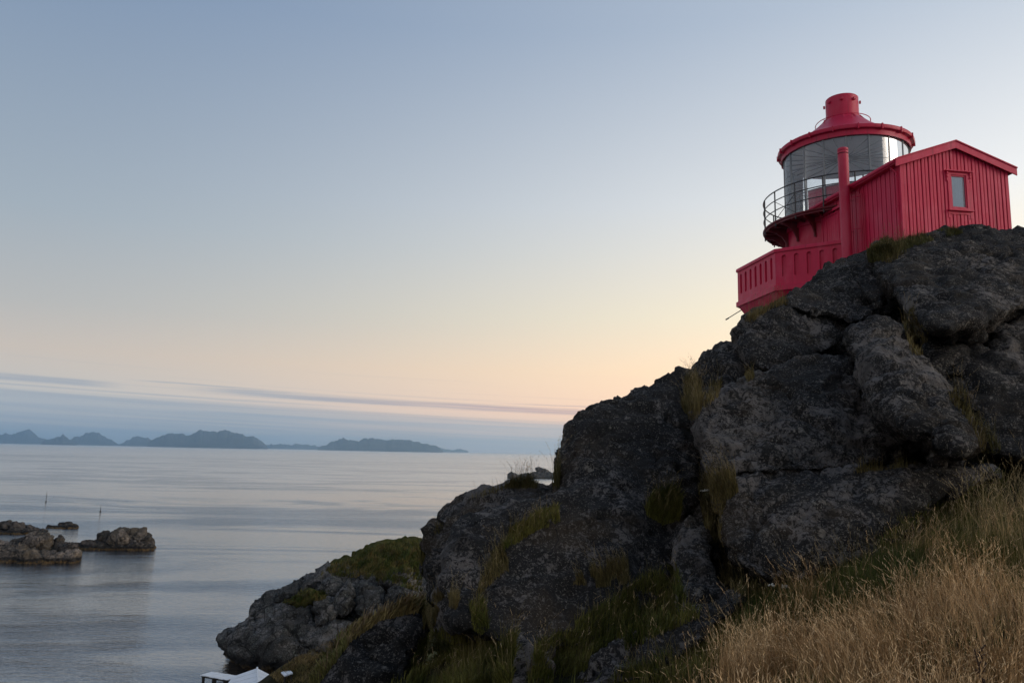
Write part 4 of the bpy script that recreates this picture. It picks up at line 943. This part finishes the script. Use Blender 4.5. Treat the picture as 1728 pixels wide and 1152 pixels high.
def blades(roots, hmin, hmax, wd, colA, colB, lean=0.35, wind=(0.25, 0.0), seed_head=0.0, seedcol=(0.36, 0.26, 0.14), droop=0.5):
    n = len(roots)
    if n == 0: return np.zeros((0, 3)), np.zeros((0, 3), int), np.zeros((0, 3))
    h = hmin + (hmax - hmin) * rng.random(n) ** 1.4; a = vnoise(roots * 1.3, 77) * 3.4 + (rng.random(n) - 0.5) * 3.2; h = h * (1 + 0.35 * vnoise(roots * 0.9 + 5, 78))
    ld = np.stack([np.cos(a), np.sin(a)], 1) * (lean * rng.random(n) ** 0.8)[:, None] + np.array(wind) * rng.random(n)[:, None]
    sd = np.stack([-np.sin(a), np.cos(a), 0 * a], 1) * (wd * (0.7 + 0.6 * rng.random(n)))[:, None]
    # face the blade's flat side roughly at random around the vertical
    b = rng.random(n) * 2 * np.pi; sd = np.stack([np.cos(b), np.sin(b), 0 * b], 1) * (wd * (0.7 + 0.6 * rng.random(n)))[:, None]
    up = np.zeros((n, 3)); up[:, 2] = 1
    L3 = np.concatenate([ld, np.zeros((n, 1))], 1)
    base = roots - up * 0.03
    m1 = roots + up * (h * 0.45)[:, None] + L3 * (h * 0.25)[:, None]
    m2 = roots + up * (h * (0.82 - 0.1 * droop * rng.random(n)))[:, None] + L3 * (h * 0.65)[:, None]
    tip = roots + up * (h * (1.0 - 0.3 * droop * rng.random(n)))[:, None] + L3 * (h * 1.15)[:, None]
    V = np.stack([base - sd, base + sd, m1 - sd * 0.85, m1 + sd * 0.85, m2 - sd * 0.5, m2 + sd * 0.5, tip], 1)
    k = np.arange(n)[:, None] * 7
    Fc = np.concatenate([k + np.array(t) for t in ([0, 1, 3], [0, 3, 2], [2, 3, 5], [2, 5, 4], [4, 5, 6])])
    mix = np.clip(0.5 + 0.7 * fbm(roots * 1.1 + 40, 2, 61) + 0.5 * (rng.random(n) - 0.5), 0, 1)[:, None]; c = np.array(colA) * (1 - mix) + np.array(colB) * mix; c = c * (0.55 + 0.9 * rng.random((n, 1)) ** 1.5)
    Cc = np.repeat(c[:, None], 7, 1)
    V = V.reshape(-1, 3); Cc = Cc.reshape(-1, 3)
    if seed_head > 0:
        sel = np.where(rng.random(n) < seed_head)[0]; ns_ = len(sel); K = 7
        tt = np.linspace(0.0, 1.0, K)[None, :, None]
        axis = (tip - m2)[sel]; ln = np.linalg.norm(axis, axis=1, keepdims=True)
        p0 = m2[sel][:, None] + axis[:, None] * (tt * 1.25)
        ra = rng.random((ns_, K)) * 2 * np.pi
        spread = (0.10 * ln)[:, None, :] * (1 - 0.6 * tt) * 1.2
        outv = np.stack([np.cos(ra), np.sin(ra), 0.6 + 0 * ra], 2) * spread * h[sel][:, None, None] / h[sel].mean()
        e = p0 + outv + axis[:, None] * 0.22
        s2 = np.stack([-np.sin(ra), np.cos(ra), 0 * ra], 2) * (wd * 1.5)
        VV = np.stack([p0, p0 * 0.5 + e * 0.5 - s2, e, p0 * 0.5 + e * 0.5 + s2], 2).reshape(-1, 3)
        kk = np.arange(ns_ * K)[:, None] * 4 + len(V)
        F2 = np.concatenate([kk + np.array([0, 1, 2]), kk + np.array([0, 2, 3])])
        cc = np.array(seedcol) * (0.7 + 0.6 * rng.random((ns_, 1))); C2 = np.repeat(cc, K * 4, 0)
        V = np.concatenate([V, VV]); Fc = np.concatenate([Fc, F2]); Cc = np.concatenate([Cc, C2])
    return V, Fc, Cc
def grass_obj(name, parts):
    VV, FF, CC, o = [], [], [], 0
    for V, Fc, c in parts:
        VV.append(V); FF.append(Fc + o); CC.append(c); o += len(V)
    me = np_mesh(name, np.concatenate(VV), np.concatenate(FF), True, np.concatenate(CC)); return tag(link(name, me, M['grass']), kind='stuff')
GREEN = ((0.055, 0.070, 0.010), (0.155, 0.140, 0.030)); OLIVE = ((0.08, 0.07, 0.022), (0.17, 0.13, 0.05)); GOLD = ((0.36, 0.205, 0.085), (0.72, 0.46, 0.22))

# foreground slope: green under-growth and dry seeding stalks, denser and drier towards the camera
fg = [(1160, 1180), (1190, 1090), (1240, 1040), (1290, 990), (1380, 978), (1480, 935), (1520, 900), (1560, 858), (1640, 820), (1690, 790), (1800, 760), (1850, 1180)]
n = 250000
X = rng.uniform(-2.5, 15.0, n); Yg = rng.uniform(1.6, 12.5, n); Z = ground(X, Yg)
R0 = np.stack([X, Yg, Z], 1)
dv = (R0 - np.array([0, 0, EYE])) @ RC; u = 864 + F * dv[:, 0] / -dv[:, 2]; v = 576 - F * dv[:, 1] / -dv[:, 2]
# keep what can matter: ground right of the dry-grass edge
edge = np.interp(v, [760, 860, 950, 1000, 1100, 1180, 1400, 3000], [1690, 1590, 1450, 1340, 1235, 1200, 1180, 1150])
patch = fbm(np.stack([X * 0.8, Yg * 0.8, 0 * X], 1), 3, 21)
keep = (u > edge - 30 + 60 * patch) & (u < 2700) & (dv[:, 2] < -1.2)
R0, patch, u, v = R0[keep], patch[keep], u[keep], v[keep]
dist = np.hypot(R0[:, 0], R0[:, 1])
vb = np.interp(u, [1170, 1210, 1260, 1400, 1500, 1560, 1650, 1760], [1200, 1150, 1118, 1078, 1040, 1010, 1000, 1000])
dry = np.clip((v - vb) / 70.0 + 0.35, 0, 1) + 0.55 * patch + 0.5 * np.clip(1 - np.hypot((u - 1600) / 110, (v - 985) / 55), 0, 1) + np.where((u > 1650) & (v < 930), 0.3, 0)
r1 = rng.random(len(R0))
isdry = r1 < np.clip(dry, 0.03, 0.95)
keepd = rng.random(len(R0)) < np.clip(0.42 + dist * 0.05, 0, 1)
thin = fbm(np.stack([R0[:, 0] * 1.9, R0[:, 1] * 1.9, 0 * R0[:, 0]], 1) + 90, 3, 44)      # trampled gaps between the tussocks
keepd &= (~isdry) | (rng.random(len(R0)) < np.clip(0.70 + 1.6 * thin, 0.08, 1))
gd, gg = R0[isdry & keepd], R0[~isdry & keepd]
k = len(gd) // 2
tall = R0[(u > 1625) & (u < 1800) & (v > 835) & (v < 990)]; tall = tall[rng.permutation(len(tall))[:260]]
grass_obj('dry_grass', [blades(tall, 0.7, 1.15, 0.0024, (0.17, 0.13, 0.05), (0.36, 0.27, 0.12), 0.28, (-0.12, 0.0), 0.9, (0.36, 0.27, 0.14), 0.6),
                        blades(gd[:k], 0.30, 0.68, 0.0022, *GOLD, 0.35, (-0.18, 0.0), 0.75, (0.76, 0.51, 0.26), 0.9),
                        blades(gd[k:], 0.18, 0.48, 0.0024, *GOLD, 0.6, (-0.1, 0.0), 0.0), blades(gd[::5][np.hypot(gd[::5][:, 0], gd[::5][:, 1]) > 4.5], 0.35, 0.7, 0.0022, *GOLD, 1.1, (-0.1, 0.0), 0.3, (0.76, 0.51, 0.26), 1.0), blades(gd[::4] , 0.12, 0.35, 0.003, *GREEN, 0.8),
                        blades(gg, 0.08, 0.30, 0.0034, *GREEN, 0.8), blades(np.repeat(gg, 2, 0) + rng.normal(0, 0.04, (2 * len(gg), 3)) * [1, 1, 0], 0.05, 0.2, 0.004, *GREEN, 0.9), blades(gg[::13], 0.35, 0.75, 0.0022, *OLIVE, 0.35, (-0.1, 0), 0.6, (0.30, 0.22, 0.12), 0.8)])

hx, hy = rng.uniform(-14, 30, 90000), rng.uniform(0.5, 34, 90000)
R0 = np.stack([hx, hy, ground(hx, hy)], 1); dv = (R0 - np.array([0, 0, EYE])) @ RC; hu = 864 + F * dv[:, 0] / -dv[:, 2]
R0 = R0[(fbm(R0 * 0.5, 3, 12) > -0.6) & (R0[:, 2] > 4) & ((dv[:, 2] > -1) | (hu < 1180) | (hu > 1600))]
hk = fbm(R0 * 0.35, 3, 15) > 0.1
grass_obj('hillside_grass', [blades(R0[~hk], 0.06, 0.26, 0.006, *GREEN, 0.8), blades(R0[hk], 0.10, 0.40, 0.004, *OLIVE, 0.6, (-0.1, 0.0), 0.1)])

# green ledges, cracks and banks on and around the rock
LEDGE = [
 ([(848, 930), (860, 895), (900, 868), (942, 852), (946, 880), (905, 896), (875, 915)], 2600, 0.08, 0.24, GREEN),
 ([(1088, 858), (1100, 838), (1135, 828), (1150, 845), (1148, 876), (1118, 884), (1092, 872)], 1600, 0.10, 0.4, GREEN),
 ([(1178, 830), (1190, 800), (1240, 800), (1246, 830), (1222, 850), (1216, 900), (1200, 920), (1186, 880)], 2000, 0.10, 0.4, OLIVE),
 ([(1196, 900), (1214, 880), (1224, 940), (1244, 985), (1300, 1000), (1260, 1010), (1218, 985)], 1500, 0.12, 0.4, OLIVE),
 ([(1040, 1010), (1100, 965), (1142, 955), (1160, 1025), (1182, 1042), (1140, 1060), (1080, 1085), (1000, 1130), (930, 1150), (890, 1160), (905, 1090), (960, 1055)], 9000, 0.10, 0.36, GREEN),
 ([(965, 985), (1000, 955), (1060, 945), (1062, 985), (1010, 992)], 1300, 0.10, 0.36, OLIVE),
 ([(680, 1165), (700, 1100), (730, 1062), (800, 1080), (870, 1080), (862, 1165)], 5000, 0.12, 0.42, GREEN),
 ([(715, 1030), (740, 1000), (775, 1008), (770, 1030), (745, 1020), (732, 1060), (712, 1060)], 900, 0.12, 0.4, OLIVE),
 ([(790, 1010), (812, 1000), (826, 1060), (800, 1075)], 700, 0.1, 0.35, GREEN),
 ([(1180, 1100), (1200, 1062), (1255, 1020), (1320, 990), (1400, 980), (1330, 1040), (1240, 1090), (1180, 1160), (1000, 1160), (1090, 1130)], 7000, 0.12, 0.42, GREEN),
 ([(1480, 930), (1520, 885), (1580, 845), (1650, 815), (1700, 800), (1690, 880), (1560, 930), (1440, 985), (1380, 985)], 6000, 0.15, 0.5, GREEN),
 ([(1150, 690), (1156, 640), (1178, 634), (1186, 660), (1182, 700), (1164, 712)], 900, 0.15, 0.5, OLIVE),
 ([(1186, 690), (1195, 650), (1220, 640), (1212, 672)], 300, 0.1, 0.35, OLIVE),
 ([(1256, 540), (1275, 525), (1310, 510), (1335, 498), (1330, 512), (1300, 522), (1268, 545)], 1500, 0.10, 0.35, OLIVE),
 ([(1462, 425), (1490, 402), (1520, 396), (1612, 386), (1625, 394), (1570, 408), (1520, 424), (1490, 442), (1465, 442)], 9000, 0.10, 0.30, ((0.05, 0.052, 0.012), (0.11, 0.10, 0.03))),
 ([(1475, 436), (1490, 415), (1520, 410), (1535, 425), (1500, 445)], 350, 0.15, 0.5, OLIVE),
 ([(1518, 530), (1540, 525), (1566, 560), (1568, 600), (1540, 600), (1528, 565)], 900, 0.12, 0.4, OLIVE),
 ([(1600, 672), (1625, 660), (1665, 720), (1690, 760), (1660, 770), (1640, 720)], 900, 0.12, 0.45, OLIVE),
 ([(1440, 798), (1470, 778), (1540, 768), (1550, 786), (1480, 795)], 1000, 0.06, 0.2, OLIVE),
 ([(848, 824), (870, 812), (900, 806), (944, 800), (944, 822), (900, 824)], 1500, 0.15, 0.55, OLIVE),
 ([(790, 842), (820, 828), (850, 820), (850, 828), (815, 840)], 120, 0.1, 0.35, OLIVE),
 ([(730, 900), (742, 884), (750, 886), (740, 905)], 60, 0.06, 0.2, OLIVE),
 ([(860, 960), (830, 985), (800, 1010), (830, 940), (850, 915)], 900, 0.1, 0.35, OLIVE),
 ([(1255, 635), (1268, 622), (1275, 636), (1262, 646)], 160, 0.1, 0.3, OLIVE),
]
parts = []
for poly, n, h0, h1, cl_ in LEDGE:
    R0 = shoot(poly, int(n * 3.0), None, 60)
    if len(R0): R0 = R0[fbm(R0 * 1.3, 3, 33) > -0.5]
    parts.append(blades(R0, h0 * 0.6, h1 * 0.6, 0.0045, *cl_, 0.8, (-0.05, -0.3), 0.0, droop=0.9))
    if cl_ is OLIVE: parts.append(blades(R0[::9], h0 * 2, h1 * 1.6, 0.0028, *OLIVE, 0.4, (-0.15, 0.0), 0.8, (0.24, 0.18, 0.10)))
    else: parts.append(blades(R0[::14], h0 * 1.5, h1 * 1.5, 0.003, *OLIVE, 0.5, (-0.1, 0.0), 0.2))
grass_obj('ledge_grass', parts)
# the bank running down to the boathouse
bank = [(455, 1140), (500, 1108), (560, 1080), (620, 1050), (680, 1020), (715, 1005), (716, 1032), (690, 1036), (640, 1048), (590, 1085), (540, 1152), (470, 1152)]
R0 = shoot(bank, 42000, None, 110); dry = R0[:, 2] < 11
kk = fbm(R0 * 0.25, 3, 5) + np.where(R0[:, 1] > 44, 0.1, 0) > 0.05
grass_obj('bank_grass', [blades(R0[~kk], 0.08, 0.24, 0.014, (0.12, 0.12, 0.03), (0.22, 0.19, 0.06), 1.0), blades(R0[kk], 0.08, 0.26, 0.012, (0.19, 0.15, 0.05), (0.36, 0.25, 0.10), 0.9),
                         blades(R0[::20], 0.2, 0.45, 0.010, (0.16, 0.11, 0.06), (0.26, 0.18, 0.10), 0.4)])
capp = [(540, 970), (560, 952), (592, 946), (615, 928), (650, 916), (680, 918), (704, 911), (714, 930), (712, 1000), (660, 985), (600, 975)]
R0 = np.concatenate([shoot(capp, 16000, 0.35, 200), shoot([(475, 1018), (492, 1006), (515, 998), (555, 998), (548, 1012), (510, 1018)], 2500, 0.3, 200)])
grass_obj('headland_grass', [blades(R0, 0.15, 0.6, 0.035, (0.055, 0.074, 0.012), (0.15, 0.115, 0.036), 0.9)])

# ------------------------------------------------------------------ a few plants
def weed(x, y, Y, hgt, label, white):
    h = shoot([(x - 3, y - 3), (x + 3, y - 3), (x + 3, y + 3), (x - 3, y + 3)], 12, None, 60)
    p = h[0] if len(h) else px(x, y, Y)
    r = empty('flowering_weed', p); tag(r, label, 'plant', 'flowering weeds among the rocks')
    for k in range(4):
        a = random.uniform(0, 6.28); tx, ty = 0.12 * math.cos(a), 0.12 * math.sin(a) - 0.05; hh = hgt * random.uniform(0.7, 1.0)
        bm = bmesh.new(); tube(bm, [(0, 0, -0.05), (tx * 0.4, ty * 0.4, hh * 0.5), (tx, ty, hh)], 0.005, 5); build('stem', bm, M['stem'], r)
        bm = bmesh.new()
        for j in range(14):
            b2 = random.uniform(0, 6.28); rr = random.uniform(0.0, 0.05)
            bmesh.ops.create_icosphere(bm, subdivisions=1, radius=random.uniform(0.008, 0.015), matrix=Matrix.Translation((tx + rr * math.cos(b2), ty + rr * math.sin(b2), hh + random.uniform(-0.015, 0.015))))
        build('flower_head', bm, M['flower'] if white else M['leafy'], r)
        for j in range(3):
            b2 = random.uniform(0, 6.28); z = hh * random.uniform(0.25, 0.85); c, s = math.cos(b2), math.sin(b2); l = random.uniform(0.06, 0.11)
            bm = bmesh.new(); o_ = Vector((tx * z / hh, ty * z / hh, z)); d_ = Vector((c, s, 0.3)) * l; w_ = Vector((-s, c, 0)) * l * 0.3
            vs = [bm.verts.new(v_) for v_ in (o_, o_ + d_ * 0.5 + w_, o_ + d_, o_ + d_ * 0.5 - w_)]; bm.faces.new(vs); build('leaf', bm, M['leafy'], r)
M['stem'] = simple('green_stem', (0.06, 0.07, 0.02), 0.8); M['flower'] = simple('white_flowers', (0.55, 0.53, 0.46), 0.8); M['leafy'] = simple('pale_leaves', (0.20, 0.20, 0.09), 0.8)
weed(1195, 850, 14.5, 0.34, 'white flowering weed in the crack left of the big rock face', True)
weed(728, 1100, 13.5, 0.36, 'pale leafy weed in dark grass left of the square rock, upper of the two', False)
weed(720, 1130, 13.0, 0.30, 'pale leafy weed in dark grass left of the square rock, lower of the two', False)
weed(1310, 1010, 9.0, 0.28, 'small white weed at the edge of the dry grass', True)

def dock(x, y, Y, hgt, label):
    p = px(x, y, Y); p[2] = float(ground(np.array([p[0]]), np.array([p[1]]))[0])
    r = empty('dead_dock', p); tag(r, label, 'plant')
    bm = bmesh.new(); tube(bm, [(0, 0, -0.05), (-0.02, 0.01, hgt * 0.5), (-0.09, 0.0, hgt)], 0.005, 5); build('stem', bm, M['dock'], r)
    for k in range(5):
        z = hgt * (0.55 + 0.09 * k); x0 = -0.02 - 0.07 * max(0, z / hgt - 0.5) * 2
        bm = bmesh.new(); a = random.uniform(0, 6.28); e = Vector((x0 + 0.05 * math.cos(a), 0.05 * math.sin(a), z + 0.09)); tube(bm, [(x0, 0, z), e], 0.003, 4)
        for j in range(6):
            q = Vector((x0, 0, z)).lerp(e, 0.3 + 0.14 * j); bmesh.ops.create_icosphere(bm, subdivisions=1, radius=0.007, matrix=Matrix.Translation(q + Vector((random.uniform(-.008, .008), random.uniform(-.008, .008), 0))))
        build('seed_branch', bm, M['dock'], r)
M['dock'] = simple('dead_dock_brown', (0.05, 0.028, 0.018), 0.9)
dock(1668, 1120, 5.6, 0.62, 'dark dead dock stalk standing in the dry golden grass')
